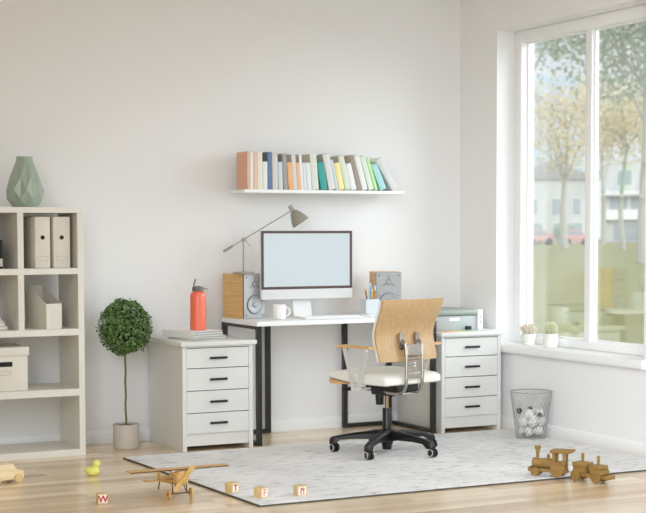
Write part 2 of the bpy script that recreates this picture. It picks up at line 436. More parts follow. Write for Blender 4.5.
# storage box, black boxed object, stacked books on the shelves
t = thing('storage_box', 'white lidded storage box with a black grip slot on the third shelf', 'box', (-3.279, -0.2, 0.3885))
b = MB(); b.box((-0.161, -0.15, 0), (0.161, 0.15, 0.21), 0.003); b.build('box_body', M_BINDER, t)
b = MB(); b.box((-0.169, -0.158, 0.2), (0.169, 0.158, 0.249), 0.004); b.build('lid', M_BINDER, t)
b = MB(); b.box((-0.073, -0.1506, 0.139), (0.073, -0.148, 0.167)); b.build('grip_slot', M_HOLE, t)
b = MB()
for q in ((-0.062, 0.091, 0.062, 0.094), (-0.062, 0.114, 0.062, 0.117), (-0.062, 0.094, -0.059, 0.114), (0.059, 0.094, 0.062, 0.114)):
    b.box((q[0], -0.152, q[1]), (q[2], -0.149, q[3]))
b.build('label_holder', M_BINDERL, t)
t = thing('file_box', 'black box with a cream band in the top left compartment', 'box', (-3.34, -0.22, 1.0825))
b = MB(); b.box((-0.1, -0.08, 0), (0.1, 0.08, 0.164), 0.002); b.build('box_body', M_BLACK, t)
b = MB(); b.box((-0.1005, -0.0815, 0.012), (0.1005, -0.0795, 0.056), 0.0005); b.build('label_band', M_BINDER, t)
for i, (w, z, h, lab) in enumerate(((0.12, 0, 0.022, 'bottom'), (0.105, 0.0225, 0.02, 'second from bottom'), (0.098, 0.043, 0.012, 'third from bottom'), (0.085, 0.0555, 0.012, 'topmost'))):
    t = thing('notebook', 'cream notebook, %s of the low stack in the second row' % lab, 'notebook', (-3.338, -0.22, 0.7345 + z), 0, 'notebooks lying in the bookcase')
    b = MB(); b.box((-0.1, -0.09, 0.002), (w - 0.003, 0.077, h - 0.002)); b.build('pages', M_PAPER, t, flat=True)
    b = MB(); b.box((-0.1, -0.092, 0), (w, 0.08, 0.0018)); b.box((-0.1, -0.092, h - 0.0018), (w, 0.08, h)); b.build('cover', M_BINDER if i % 2 else M_BINDERL, t, flat=True)

# vase (faceted)
t = thing('vase', 'faceted celadon green ceramic vase on top of the bookcase', 'vase', (-3.083, -0.215, 1.4305))
b = MB()
prof = [(0.070, 0.0), (0.103, 0.048), (0.109, 0.098), (0.084, 0.178), (0.047, 0.272)]
n = 9; rings = []
V_ = lambda r, k, h, off: (r * math.cos(2 * PI * (k + off) / n + 0.35), r * math.sin(2 * PI * (k + off) / n + 0.35), h)
for k, (r, h) in enumerate(prof): rings.append([b.bm.verts.new(V_(r, i, h, 0.5 * (k % 2))) for i in range(n)])
mids = []
for k, (r, h) in enumerate(prof):   # pressed-in middle of every diamond facet
    q = 1.0 if k in (0, len(prof) - 1) else 0.93
    mids.append([b.bm.verts.new(V_(r * math.cos(PI / n) * q, i, h, 0.5 * (k % 2) + 0.5)) for i in range(n)])
for k in range(len(rings) - 1):
    A, B = rings[k], rings[k + 1]
    for i in range(n):
        j = (i + 1) % n
        top, low = (B[i], A[j]) if k % 2 == 0 else (B[j], A[i])
        b.bm.faces.new((A[i], mids[k][i], top)); b.bm.faces.new((mids[k][i], A[j], top))
        b.bm.faces.new((mids[k + 1][i], B[i], low)); b.bm.faces.new((B[j], mids[k + 1][i], low))
b.bm.faces.new([v for i in range(n) for v in (rings[0][i], mids[0][i])])
b.build('vase_body', M_VASE, t, flat=True)
b = MB(); b.lathe([(0.0455, 0.2722), (0.047, 0.286), (0.0475, 0.291), (0.043, 0.291), (0.041, 0.24), (0.03, 0.235)], n=33); b.build('neck', M_VASE, t)

# ------------------------------------------------------------------ topiary
t = thing('topiary_plant', 'clipped round topiary on a bare stem in a greige pot beside the bookcase', 'plant', (-2.488, -0.215, 0))
b = MB(); b.lathe([(0.074, 0), (0.077, 0.003), (0.0785, 0.14), (0.077, 0.1435), (0.073, 0.1435), (0.072, 0.128)], n=40, cap=False)
b.skin([b.ring((0, 0, 0.001), (0, 0, 1), 0.074, 40), b.ring((0, 0, 0.002), (0, 0, 1), 0.074, 40)])
b.build('pot', M_POT, t)
b = MB(); b.lathe([(0.0725, 0.118), (0.0725, 0.131), (0.05, 0.134), (0.0, 0.135)], n=32); b.build('soil', M_SOIL, t)
b = MB(); pts = [(0.0025 * math.sin(k * 1.9), 0.002 * math.cos(k * 1.7), 0.13 + k * 0.0445) for k in range(12)]
b.tube(pts, 0.0065, 8); b.build('stem', M_STEM, t)
def leaf(b, p, nrm, up, L, W):
    nrm = nrm.normalized(); s = nrm.cross(up).normalized(); u = s.cross(nrm)
    q = [p - u * L * 0.5, p + s * W * 0.5 - nrm * L * 0.06, p + u * L * 0.5, p - s * W * 0.5 - nrm * L * 0.06]
    b.bm.faces.new([b.bm.verts.new(v) for v in q])
b = MB(); C0 = Vector((0, 0, 0.722))
rnd = random.Random(3)
def rdir(rnd):
    while True:
        v = Vector((rnd.uniform(-1, 1), rnd.uniform(-1, 1), rnd.uniform(-1, 1)))
        if 0.05 < v.length < 1: return v.normalized()
clumps = [rdir(rnd) for _ in range(95)]
for i in range(5200):
    d = (rnd.choice(clumps) + rdir(rnd) * 0.24).normalized() if rnd.random() < 0.75 else rdir(rnd)
    r = 0.163 * (rnd.uniform(0.62, 1.0) ** 0.5) * (1 + 0.06 * math.sin(7 * d.x + 3) * math.cos(6 * d.z + 5 * d.y))
    if rnd.random() < 0.06: r += rnd.uniform(0, 0.016)
    p = C0 + Vector((d.x * r, d.y * r, d.z * r * 1.02))
    leaf(b, p, (d + rdir(rnd) * 0.9), rdir(rnd), rnd.uniform(0.014, 0.023), rnd.uniform(0.010, 0.015))
b.build('foliage', leaf_mat('boxwood_leaf', (40, 78, 28), (146, 178, 104), 0.3), t, flat=True)
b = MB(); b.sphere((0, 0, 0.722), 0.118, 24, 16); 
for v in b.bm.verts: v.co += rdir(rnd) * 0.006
b.build('dark_core', mat('dark_core', (36, 50, 26), 0.95, noise=(60, 0.5, (1, 1, 1))), t)  # dark green ball filling the middle of the foliage

# ------------------------------------------------------------------ drawer cabinets
def cabinet(label):
    """origin: floor, centre of the body's front edge; x right, y back"""
    t = thing('drawer_cabinet', label, 'cabinet', (0, 0, 0), 0, 'drawer cabinets at the desk ends')
    w, d = 0.2245, 0.566
    b = MB()
    b.box((-w, 0, 0), (-w + 0.026, d, 0.6195), 0.0015, 1); b.box((w - 0.026, 0, 0), (w, d, 0.6195), 0.0015, 1)
    b.box((-w + 0.026, d - 0.01, 0.0), (w - 0.026, d, 0.6195)); b.box((-w + 0.026, 0.012, 0.03), (w - 0.026, 0.03, 0.1005))
    b.box((-w + 0.026, 0.03, 0.03), (w - 0.026, d - 0.01, 0.045)); b.box((-w + 0.026, 0.005, 0.6085), (w - 0.026, d - 0.01, 0.6195))
    b.build('body', M_WHITE, t)
    b = MB(); b.box((-w - 0.017, -0.025, 0.62), (w + 0.017, d, 0.6455), 0.002, 2); b.build('top_board', M_WHITE, t)
    b = MB(); b.box((-w + 0.027, 0.019, 0.1015), (w - 0.027, 0.024, 0.607)); b.build('recess', M_DRAWGAP, t, flat=True)
    zs = [0.1025, 0.2245, 0.3555, 0.4875, 0.6075]
    for k in range(4):
        z0, z1 = zs[k] + (0.002 if k else 0), zs[k + 1] - 0.0025
        b = MB(); b.box((-w + 0.0275, 0.001, z0), (w - 0.0275, 0.0185, z1), 0.0015, 1); dr = b.build('drawer', M_WHITE, t)
        zc = (zs[k] + zs[k + 1]) / 2
        b = MB(); b.box((-0.055, -0.017, zc - 0.0065), (0.055, -0.008, zc + 0.0065), 0.0015)
        for sx in (-0.045, 0.045): b.box((sx - 0.004, -0.009, zc - 0.004), (sx + 0.004, 0.0015, zc + 0.004))
        b.build('handle', M_BLACK, dr)
    return t
c1 = cabinet('white four drawer cabinet with magazines and coral bottle on top')
c1.location = (-2.033, -0.556, 0)
c2 = copy_tree(c1); c2.location = (-0.2755, -0.565, 0)
c2['label'] = 'white four drawer cabinet carrying the printer beside the right wall'

# magazines and bottle
mx, my, ma = -2.088, -0.330, math.radians(15)
z = 0.646
for i, (w, d, h, dx, dy, da, lab) in enumerate(((0.215, 0.31, 0.013, 0.022, 0.012, -0.06, 'lowest'), (0.215, 0.335, 0.013, 0.000, 0.016, 0.04, 'second from the bottom'),
                                       (0.21, 0.325, 0.014, -0.006, 0.018, -0.02, 'second from the top'), (0.205, 0.33, 0.013, -0.008, 0.022, 0.0, 'topmost'))):
    t = thing('magazine', 'pale magazine, %s of the pile under the bottle' % lab, 'magazine', (mx + dx, my + dy, z), ma + da, 'magazines on the left cabinet')
    b = MB(); b.box((-w / 2, -d / 2, 0.0012), (w / 2 - 0.001, d / 2 - 0.001, h - 0.0012)); b.build('pages', M_PAPERG, t, flat=True)
    b = MB(); b.box((-w / 2 - 0.001, -d / 2 - 0.001, 0), (w / 2, d / 2, 0.001)); b.box((-w / 2 - 0.001, -d / 2 - 0.001, h - 0.001), (w / 2, d / 2, h))
    b.box((-w / 2 - 0.001, -d / 2 - 0.001, 0.001), (-w / 2 - 0.0001, d / 2, h - 0.001))
    b.build('cover', M_PAPER, t, flat=True); z += h + 0.0003
t = thing('water_bottle', 'coral water bottle with grey straw lid on the magazine pile', 'bottle', (-2.072, -0.345, z))
b = MB(); b.lathe([(0.044, 0), (0.0475, 0.003), (0.048, 0.01), (0.048, 0.195), (0.0465, 0.212), (0.040, 0.224), (0.031, 0.231), (0.029, 0.233)], n=40); b.build('bottle_body', M_BOTTLE, t)
b = MB(); b.lathe([(0.030, 0.2335), (0.035, 0.2345), (0.035, 0.253), (0.032, 0.258), (0.012, 0.264), (0.0, 0.264)], n=32); 
b.box((0.0, -0.009, 0.243), (0.062, 0.009, 0.2475), 0.002); lid = b.build('lid', M_BCAP, t)
b = MB(); b.tube([(-0.028, -0.004, 0.25), (-0.026, -0.004, 0.275), (-0.016, -0.004, 0.305)], 0.005, 10); b.build('straw', M_BCAP, lid)

# ------------------------------------------------------------------ desk
DX0, DX1, DY0, DY1 = -1.772, -0.522, -0.541, 0.014
t = thing('desk', 'white topped desk on slim black steel legs between the two cabinets', 'desk', ((DX0 + DX1) / 2, (DY0 + DY1) / 2, 0))
ox, oy = (DX0 + DX1) / 2, (DY0 + DY1) / 2
def dbox(name, x0, x1, y0, y1, z0, z1, m, bev=0.001):
    b = MB(); b.box((x0 - ox, y0 - oy, z0), (x1 - ox, y1 - oy, z1), bev, 1); return b.build(name, m, t)
dbox('desktop', DX0, DX1, DY0, DY1, 0.7215, 0.7495, mat('white_desktop', (240, 240, 239), 0.4), 0.0015)
L_ = 0.030; za, zb = 0.0, 0.721
dbox('leg', DX0 + 0.002, DX0 + 0.002 + L_, DY0 + 0.003, DY0 + 0.003 + L_, za, zb, M_LEG)
dbox('leg', DX1 - 0.002 - L_, DX1 - 0.002, DY0 + 0.003, DY0 + 0.003 + L_, za, zb, M_LEG)
dbox('leg', DX0 + 0.002, DX0 + 0.002 + L_, DY1 - L_ - 0.002, DY1 - 0.002, za, zb, M_LEG)
dbox('leg', DX1 - 0.032 - L_, DX1 - 0.032, DY1 - L_ - 0.002, DY1 - 0.002, za, zb, M_LEG)
dbox('leg', -1.472, -1.442, DY1 - L_ - 0.002, DY1 - 0.002, za, zb, M_LEG)
dbox('leg', -0.917, -0.887, DY1 - L_ - 0.002, DY1 - 0.002, za, zb, M_LEG)
for (x0, x1) in ((DX0 + 0.002, DX0 + 0.032), (DX1 - 0.032, DX1 - 0.002)):
    dbox('rail', x0, x1, DY0 + 0.0335, DY1 - L_ - 0.0025, 0.001, 0.026, M_LEG); dbox('rail', x0, x1, DY0 + 0.0335, DY1 - L_ - 0.0025, 0.702, 0.7205, M_LEG)
for (x0, x1) in ((DX0 + 0.0325, -1.4725), (-0.8865, DX1 - 0.0625)):
    dbox('rail', x0, x1, DY1 - L_ - 0.002, DY1 - 0.002, 0.001, 0.026, M_LEG)

TZ = 0.750
# speakers
def speaker(label):
    t = thing('bookshelf_speaker', label, 'speaker', (0, 0, 0), 0, 'oak and grey speakers on the desk')
    w, d, h = 0.167, 0.214, 0.277     # origin: front left bottom corner
    b = MB(); b.box((0, 0.012, 0), (w, d, h), 0.0015, 1); b.build('cabinet', M_SPKWOOD, t)
    b = MB(); b.box((0.0005, 0.004, 0.0005), (w - 0.0005, 0.0118, h - 0.0005)); b.build('front_trim', M_SPKEDGE, t)
    b = MB(); b.box((0.001, 0, 0.001), (w - 0.001, 0.0038, h - 0.001), 0.001, 1); b.build('baffle', M_SPKFACE, t)
    cx, cz = w / 2, 0.085
    b = MB(); b.lathe([(0.057, 0.0), (0.057, 0.004), (0.053, 0.007), (0.049, 0.005), (0.046, 0.002), (0.018, -0.0), (0.0175, 0.003), (0.012, 0.009), (0.0, 0.0115)], (cx, -0.0003, cz), (0, -1, 0), 40)
    b.build('woofer', M_CONE, t)
    b = MB(); b.lathe([(0.060, 0.0), (0.060, 0.0022), (0.0572, 0.0022), (0.0572, 0.0)], (cx, -0.0002, cz), (0, -1, 0), 40, cap=False); b.build('woofer_ring', M_SCREW, t)
    b = MB(); b.lathe([(0.0155, 0), (0.0155, 0.003), (0.012, 0.004), (0.012, 0.002), (0.0, 0.006)], (cx, -0.0002, 0.212), (0, -1, 0), 24); b.build('tweeter', M_CONE, t)
    b = MB(); b.lathe([(0.0175, 0.0), (0.0175, 0.002), (0.0155, 0.0022), (0.0155, 0.0)], (cx, -0.0002, 0.212), (0, -1, 0), 24, cap=False)
    for a in (90, 210, 330):
        ca, sa = math.cos(math.radians(a)), math.sin(math.radians(a))
        b.tube([(cx + 0.021 * ca, -0.0005, 0.212 + 0.021 * sa), (cx + 0.034 * ca, -0.0005, 0.212 + 0.034 * sa)], 0.0022, 6)
        b.cyl((cx + 0.042 * ca, 0.0005, 0.212 + 0.042 * sa), (cx + 0.042 * ca, -0.0015, 0.212 + 0.042 * sa), 0.003, n=10)
    b.build('tweeter_mount', M_SCREW, t)
    for (x, zz, r) in ((0.02, 0.255, 0.0045), (w - 0.02, 0.255, 0.0045), (0.02, 0.02, 0.0045), (w - 0.02, 0.02, 0.0045), (0.022, 0.125, 0.0035), (w - 0.022, 0.125, 0.0035)):
        b = MB(); b.cyl((x, 0.0005, zz), (x, -0.0015, zz), r, n=10); b.build('screw', M_SCREW, t)
    return t
s1 = speaker('oak sided speaker under the desk lamp at the left desk end')
s1.location = (-1.719, -0.226, TZ); s1.rotation_euler = (0, 0, math.radians(15))
s2 = copy_tree(s1); s2.location = (-0.802, -0.250, TZ); s2.rotation_euler = (0, 0, math.radians(-17))
s2['label'] = 'oak sided speaker behind the pencil cup and the chair back'

# lamp on the left speaker
t = thing('desk_lamp', 'taupe metal lamp with cone shade and long balanced arm on the speaker', 'lamp', (-1.700, -0.178, 1.0275))
b = MB(); b.lathe([(0.066, 0), (0.067, 0.002), (0.067, 0.010), (0.065, 0.0125), (0.0, 0.0125)], n=40); b.build('base', M_LAMP, t)
b = MB(); b.cyl((0, 0, 0.012), (0, 0, 0.205), 0.0042, n=12); b.build('pole', M_LAMP, t)
pv = Vector((0, -0.01, 0.214))
ad = Vector((0.318, -0.01, 0.176)).normalized()
b = MB(); b.cyl((0, 0.006, 0.214), (0, -0.018, 0.214), 0.011, n=16); b.box((-0.009, -0.007, 0.2), (0.009, 0.007, 0.217), 0.002)
b.tube([(0.004, -0.016, 0.211), (0.036, -0.017, 0.172)], 0.0022, 6); b.build('joint', M_LAMP, t)
b = MB(); b.tube([pv - ad * 0.092, pv + ad * 0.372], 0.0034, 10); b.build('arm', M_LAMP, t)
b = MB(); b.cyl(pv - ad * 0.155, pv - ad * 0.088, 0.0085, n=14); b.build('counterweight', M_LAMP, t)
he = pv + ad * 0.376
sd = Vector((0.055, -0.028, -0.094)).normalized()
b = MB(); b.lathe([(0.012, -0.033), (0.0145, -0.032), (0.0145, 0.008), (0.02, 0.010), (0.028, 0.02), (0.040, 0.042), (0.052, 0.07), (0.058, 0.095), (0.0585, 0.098), (0.0565, 0.098), (0.05, 0.068), (0.036, 0.04), (0.02, 0.02)], he, sd, 32)
sh = b.build('shade', M_LAMP, t)
b = MB(); b.sphere(he + sd * 0.055, 0.018, 16, 12); b.build('bulb', M_LAMPIN, sh)

# monitor
t = thing('computer_monitor', 'wide computer monitor with brown bezel, blank pale screen and white chin', 'monitor', (-1.288, -0.225, TZ))
X0, X1 = -0.318, 0.318
b = MB(); b.box((X0, -0.010, 0.116), (X1, 0.014, 0.543), 0.003, 2); b.build('back_panel', M_MONWHITE, t)
b = MB()
b.box((X0, -0.0155, 0.1785), (X0 + 0.017, -0.0105, 0.543), 0.001, 1); b.box((X1 - 0.017, -0.0155, 0.1785), (X1, -0.0105, 0.543), 0.001, 1)
b.box((X0 + 0.017, -0.0155, 0.1785), (X1 - 0.017, -0.0105, 0.195), 0.001, 1); b.box((X0 + 0.017, -0.0155, 0.527), (X1 - 0.017, -0.0105, 0.543), 0.001, 1)
b.build('bezel', M_BEZEL, t)
b = MB(); b.cyl((-0.005, -0.0162, 0.535), (-0.005, -0.0150, 0.535), 0.0028, n=12); b.build('camera_lens', M_STEEL, t)
b = MB(); b.box((X0 + 0.017, -0.0128, 0.195), (X1 - 0.017, -0.0108, 0.527)); b.build('screen', M_SCREEN, t, flat=True)
b = MB(); b.box((X0, -0.0155, 0.116), (X1, -0.0105, 0.178), 0.001, 1); b.build('chin', mat('monitor_chin', (213, 213, 212), 0.45), t)
b = MB(); b.prism([(0.013, 0.004), (0.05, 0.17), (0.058, 0.17), (0.024, 0.004)], 'x', -0.082, 0.045); 
b.prism([(0.014, 0.12), (0.058, 0.17), (0.05, 0.175), (0.014, 0.16)], 'x', -0.08, 0.043)
b.box((-0.082, -0.105, 0.0002), (0.045, 0.03, 0.006), 0.002); b.build('stand', M_MONWHITE, t)

# keyboard, mouse, mug, pencil cup
t = thing('keyboard', 'slim white keyboard lying in front of the monitor', 'keyboard', (-1.2, -0.405, TZ))
b = MB(); b.prism([(-0.055, 0.0002), (0.055, 0.0002), (0.055, 0.012), (-0.055, 0.005)], 'x', -0.21, 0.21); b.build('case', M_MONWHITE, t)
b = MB()
for r in range(5):
    for k in range(14):
        y = -0.046 + r * 0.0195; x = -0.2 + k * 0.0288; zz = 0.005 + (y + 0.055) / 0.11 * 0.007 + 0.0008
        b.box((x, y, zz - 0.001), (x + 0.0255, y + 0.0165, zz + 0.002))
kb = b.build('keys', M_KEY, t, flat=True)
t = thing('computer_mouse', 'small grey topped white mouse right of the keyboard', 'mouse', (-0.955, -0.405, TZ), 0.35)
b = MB(); vs = b.sphere((0, 0, 0.0), 1, 20, 14, (0.032, 0.055, 0.020))
for v in vs: v.co.z = max(v.co.z, 0.0) + 0.0003
b.build('mouse_shell', M_MONWHITE, t)
b = MB(); vs = b.sphere((0, 0, 0.0), 1, 20, 14, (0.0285, 0.050, 0.0207))
for v in vs: v.co.z = max(v.co.z, 0.008)
b.build('mouse_button', M_MOUSE, t)
t = thing('mug', 'white ceramic mug beside the left speaker', 'mug', (-1.548, -0.375, TZ))
b = MB(); b.lathe([(0.036, 0.0003), (0.0395, 0.003), (0.0405, 0.01), (0.0405, 0.09), (0.0395, 0.0915), (0.0375, 0.09), (0.0375, 0.01), (0.0, 0.007)], n=40); b.build('cup', M_CERAMIC, t)
b = MB(); b.tube([(0.038 + 0.028 * math.sin(a), -0.012 * math.sin(a), 0.046 + 0.027 * math.cos(a)) for a in [PI * k / 12 for k in range(13)]], 0.0052, 10); b.build('handle', M_CERAMIC, t)
b = MB(); b.cyl((0, 0, 0.06), (0, 0, 0.062), 0.0372, n=32); b.build('drink', mat('coffee', (72, 48, 34), 0.2), t)

t = thing('pencil_cup', 'square pale blue pencil cup in front of the right speaker', 'pencil cup', (-0.883, -0.318, TZ), math.radians(-6))
b = MB(); cw, ch, ct = 0.046, 0.108, 0.003
b.box((-cw, -cw, 0.0003), (cw, cw, 0.004)); b.box((-cw, -cw, 0.004), (cw, -cw + ct, ch)); b.box((-cw, cw - ct, 0.004), (cw, cw, ch))
b.box((-cw, -cw + ct, 0.004), (-cw + ct, cw - ct, ch)); b.box((cw - ct, -cw + ct, 0.004), (cw, cw - ct, ch)); b.build('cup_body', M_CUP, t, flat=True)
def pencil(name, p0, p1, r, rgb, tip, label, cat):
    p0, p1 = Vector(p0) + Vector((0, 0, 0.004)), Vector(p1) + Vector((-0.010, 0, 0.013)); d = (p1 - p0); Ln = d.length
    t = thing(name, label, cat, (-0.883 + p0.x, -0.318 + p0.y, TZ + p0.z), 0, 'pens and pencils in the cup')
    d.normalize()
    b = MB(); b.cyl((0, 0, 0), d * (Ln - 0.02), r, n=8); b.build('barrel', mat(name + '_paint', rgb, 0.4), t)
    b = MB(); b.cyl(d * (Ln - 0.02), d * Ln, r, r * 0.25 if tip[3] else r, n=8); b.build('tip', mat(name + '_tip', tip[:3], 0.4), t)
pencil('pencil', (-0.006, 0.0, 0.005), (-0.046, -0.034, 0.170), 0.0042, (84, 74, 70), (210, 200, 180, 1), 'dark pencil leaning out at the left corner of the cup', 'pencil')
pencil('pencil', (-0.002, 0.02, 0.005), (-0.026, -0.004, 0.185), 0.0046, (230, 158, 112), (236, 206, 176, 1), 'salmon pencil beside the dark one in the cup', 'pencil')
pencil('pen', (0.002, -0.01, 0.005), (-0.004, -0.030, 0.192), 0.0056, (122, 182, 226), (160, 206, 240, 0), 'light blue pen in the middle of the cup', 'pen')
pencil('pencil', (0.012, -0.012, 0.005), (0.006, -0.034, 0.168), 0.0046, (232, 196, 74), (236, 220, 150, 1), 'yellow pencil between the two blue pens in the cup', 'pencil')
pencil('pen', (0.018, 0.014, 0.005), (0.016, 0.010, 0.196), 0.0056, (146, 196, 232), (180, 214, 240, 0), 'pale blue pen at the back of the cup, tallest there', 'pen')
pencil('pencil', (0.020, -0.022, 0.005), (0.026, -0.036, 0.172), 0.0046, (222, 128, 60), (240, 214, 176, 1), 'orange pencil near the right side of the cup', 'pencil')
pencil('pen', (0.031, -0.006, 0.005), (0.038, -0.012, 0.182), 0.0058, (104, 170, 218), (150, 200, 236, 0), 'medium blue pen at the right corner of the cup', 'pen')

# ------------------------------------------------------------------ wall shelf and books
b = MB(); b.box((-1.722, -0.25, 1.5285), (-0.592, -0.0005, 1.5485), 0.0012, 1)
tag(b.build('wall_shelf', M_TRIM), 'thin white floating shelf above the monitor carrying a row of books', 'shelf')
W_ = (232, 230, 225)
BOOKS = [  # width, height, depth, lean, spine, cover, label
 (0.016, 0.243, 0.165, 0, (226, 178, 146), (222, 150, 112), 'orange book at the left end of the shelf row'),
 (0.018, 0.238, 0.150, 0, (232, 228, 222), (176, 132, 92), 'white spined book with tan cover next to the orange end book'),
 (0.022, 0.240, 0.155, 0, (222, 186, 160), (226, 196, 170), 'pinkish beige tall book, third from the left end'),
 (0.032, 0.242, 0.160, 0, (228, 222, 200), (226, 214, 168), 'cream tall book just left of the short white one'),
 (0.030, 0.176, 0.130, 0, (226, 226, 218), (224, 224, 216), 'short white book squeezed against the navy book'),
 (0.026, 0.243, 0.165, 0, (84, 110, 152), (66, 78, 92), 'navy blue tall book'),
 (0.034, 0.234, 0.150, 1, (206, 203, 198), (214, 210, 204), 'light grey tall book to the right of the navy book'),
 (0.027, 0.176, 0.130, 1.5, (198, 210, 214), (52, 54, 58), 'short book with pale blue spine and black cover'),
 (0.027, 0.234, 0.155, 2.5, (150, 148, 142), (116, 112, 104), 'dark grey tall book, the only one with a plain charcoal cover'),
 (0.028, 0.176, 0.130, 4, (232, 170, 110), (222, 140, 84), 'short orange book beside the charcoal covered one'),
 (0.026, 0.232, 0.150, 4, (212, 208, 200), (202, 194, 184), 'greyish white tall book between two short orange books'),
 (0.019, 0.176, 0.130, 4, (236, 178, 126), (226, 160, 110), 'thin short orange book, right one of the two'),
 (0.016, 0.232, 0.145, 4, (232, 230, 226), (188, 180, 172), 'thin white tall book right of the thin orange one'),
 (0.021, 0.174, 0.130, 4, (214, 222, 224), (206, 216, 220), 'short pale blue white book before the red edged one'),
 (0.028, 0.174, 0.130, 4.3, (226, 230, 230), (196, 124, 104), 'short white book with a reddish cover edge'),
 (0.042, 0.236, 0.160, 4.8, (212, 220, 204), (196, 184, 160), 'thick pale green tall book just left of the teal book'),
 (0.042, 0.178, 0.135, 9.5, (34, 150, 140), (26, 128, 120), 'short teal book leaning to the left'),
 (0.044, 0.238, 0.150, 12.0, (214, 214, 212), (150, 150, 148), 'grey white tall book leaning right beside the teal book'),
 (0.014, 0.200, 0.130, 12.6, (204, 218, 224), (196, 212, 220), 'thin pale blue book leaning beside the yellow one'),
 (0.036, 0.178, 0.135, 13.2, (238, 226, 150), (232, 208, 96), 'short yellow book leaning in the right half of the row'),
 (0.036, 0.232, 0.155, 14, (208, 220, 200), (190, 176, 148), 'pale green tall book leaning next to the yellow book'),
 (0.034, 0.176, 0.130, 14.3, (232, 232, 230), (226, 226, 222), 'short white book leaning against the brown neighbour'),
 (0.028, 0.238, 0.155, 15, (146, 130, 118), (186, 168, 146), 'brown tall book leaning in the right half of the row'),
 (0.034, 0.234, 0.150, 16, (230, 230, 228), (224, 222, 218), 'white tall leaning book directly right of the brown one'),
 (0.034, 0.232, 0.150, 17.5, (210, 226, 206), (206, 120, 92), 'mint tall leaning book with a red left edge'),
 (0.020, 0.226, 0.145, 18.5, (176, 226, 150), (150, 214, 120), 'bright green leaning book beside the turquoise one'),
 (0.040, 0.178, 0.135, 23.5, (158, 212, 212), (150, 208, 208), 'short turquoise book leaning near the right end'),
 (0.040, 0.236, 0.150, 33, (206, 206, 204), (212, 212, 208), 'light grey book at the right end, leaning the most'),
]
bmats = {}
def bmat(c):
    if c not in bmats: bmats[c] = mat('book_cover', c, 0.55)
    return bmats[c]
bx = -1.690; prev = None
for (w, h, d, a, sp, cv, lab) in BOOKS:
    w *= 1.10; h *= 0.96 if h > 0.2 else 0.98
    cv = tuple(int(c_ + (226 - c_) * 0.28) for c_ in cv); sp = tuple(int(c_ + (226 - c_) * 0.12) for c_ in sp)
    ar = math.radians(a)
    if prev:
        pw, ph, pa = prev
        hc = min(ph * math.cos(pa) + pw * math.sin(pa), h * math.cos(ar))
        bx += pw / math.cos(pa) + max(0.0, hc * (math.tan(ar) - math.tan(pa))) + 0.0016
    t = thing('book', lab, 'book', (bx, -0.222, 1.5488), 0, 'books on the wall shelf', rot=(0, -ar, 0))
    b = MB(); b.box((0.0022, 0.002, 0.003), (w - 0.0022, d - 0.004, h - 0.003)); b.build('pages', M_PAPER, t, flat=True)
    b = MB(); b.box((0, 0.0022, 0), (0.002, d, h)); b.box((w - 0.002, 0.0022, 0), (w, d, h)); b.build('cover', bmat(cv), t, flat=True)
    b = MB(); b.box((0, -0.0006, 0), (w, 0.0020, h), 0.0008, 2); b.build('spine', bmat(sp), t)
    prev = (w, h, ar)

# ------------------------------------------------------------------ printer and printed sheet on the right cabinet
t = thing('printer', 'compact grey printer with rounded lid on the right cabinet', 'printer', (-0.288, -0.28, 0.6460))
b = MB(); b.box((-0.172, -0.155, 0), (0.132, 0.17, 0.094), 0.003); b.build('housing', M_PRINT2, t)
b = MB(); b.prism([(-0.172, 0.0), (-0.160, 0.0), (-0.160, 0.0955), (-0.172, 0.0955)], 'y', -0.157, 0.17); 
for v in b.bm.verts: v.co.x -= 0.0125
b.build('side_panel', M_PRINT3, t)
b = MB(); b.box((-0.178, -0.168, 0.0962), (0.134, 0.172, 0.136), 0.017, 4); b.build('lid', M_PRINT1, t)
b = MB(); b.box((0.1345, -0.168, 0.0), (0.173, 0.172, 0.131), 0.004); sp_ = b.build('control_column', M_PRINT4, t)
for zz in (0.085, 0.050):
    b = MB(); b.cyl((0.154, -0.1675, zz), (0.154, -0.1705, zz), 0.008, n=16); b.build('button', M_PRINT2, sp_)
b = MB(); b.box((-0.075, -0.1565, 0.062), (0.0, -0.1545, 0.082)); b.build('label_plate', M_PAPER, t, flat=True)
b = MB(); b.box((0.044, -0.170, 0.004), (0.086, -0.1552, 0.026), 0.003); b.build('paper_catch', M_BLACK, t)
b = MB(); b.box((-0.135, -0.062, 0), (0.135, 0.062, 0.0012))
tag(b.build('printed_sheet', M_SHEET, loc=(-0.345, -0.512, 0.6458), rot=(0, 0, 0.02), flat=True), 'sheet printed in orange, yellow and green on the cabinet before the printer', 'paper')

# ------------------------------------------------------------------ window sill plants
def succulent():
    t = thing('potted_succulent', 'pinkish succulent in a tapered white pot on the window sill', 'plant', (0.064, -0.714, sz0 + 0.0004))
    b = MB(); b.lathe([(0.033, 0), (0.036, 0.003), (0.043, 0.066), (0.0435, 0.074), (0.041, 0.074), (0.039, 0.06), (0.0, 0.06)], n=36); b.build('pot', M_CERAMIC, t)
    b = MB(); b.lathe([(0.0395, 0.0605), (0.0395, 0.069), (0.0, 0.071)], n=28); b.build('soil', M_SOIL, t)
    b = MB(); r = random.Random(5)
    for k in range(34):
        a = k * 2.4; rad = 0.005 + 0.034 * (k / 34) ** 0.6; tilt = 0.1 + 0.55 * (k / 34)
        base = Vector((rad * 0.8 * math.cos(a), rad * 0.8 * math.sin(a), 0.069))
        d = Vector((math.cos(a) * math.sin(tilt), math.sin(a) * math.sin(tilt), math.cos(tilt)))
        Ln = r.uniform(0.056, 0.074) * (1.1 - 0.25 * k / 34)
        b.tube([base, base + d * Ln * 0.35, base + d * Ln * 0.75, base + d * Ln], [0.004, 0.0075, 0.006, 0.0012], 7)
    b.build('leaves', leaf_mat('succulent_leaf', (214, 220, 198), (244, 216, 204), 0.2), t)
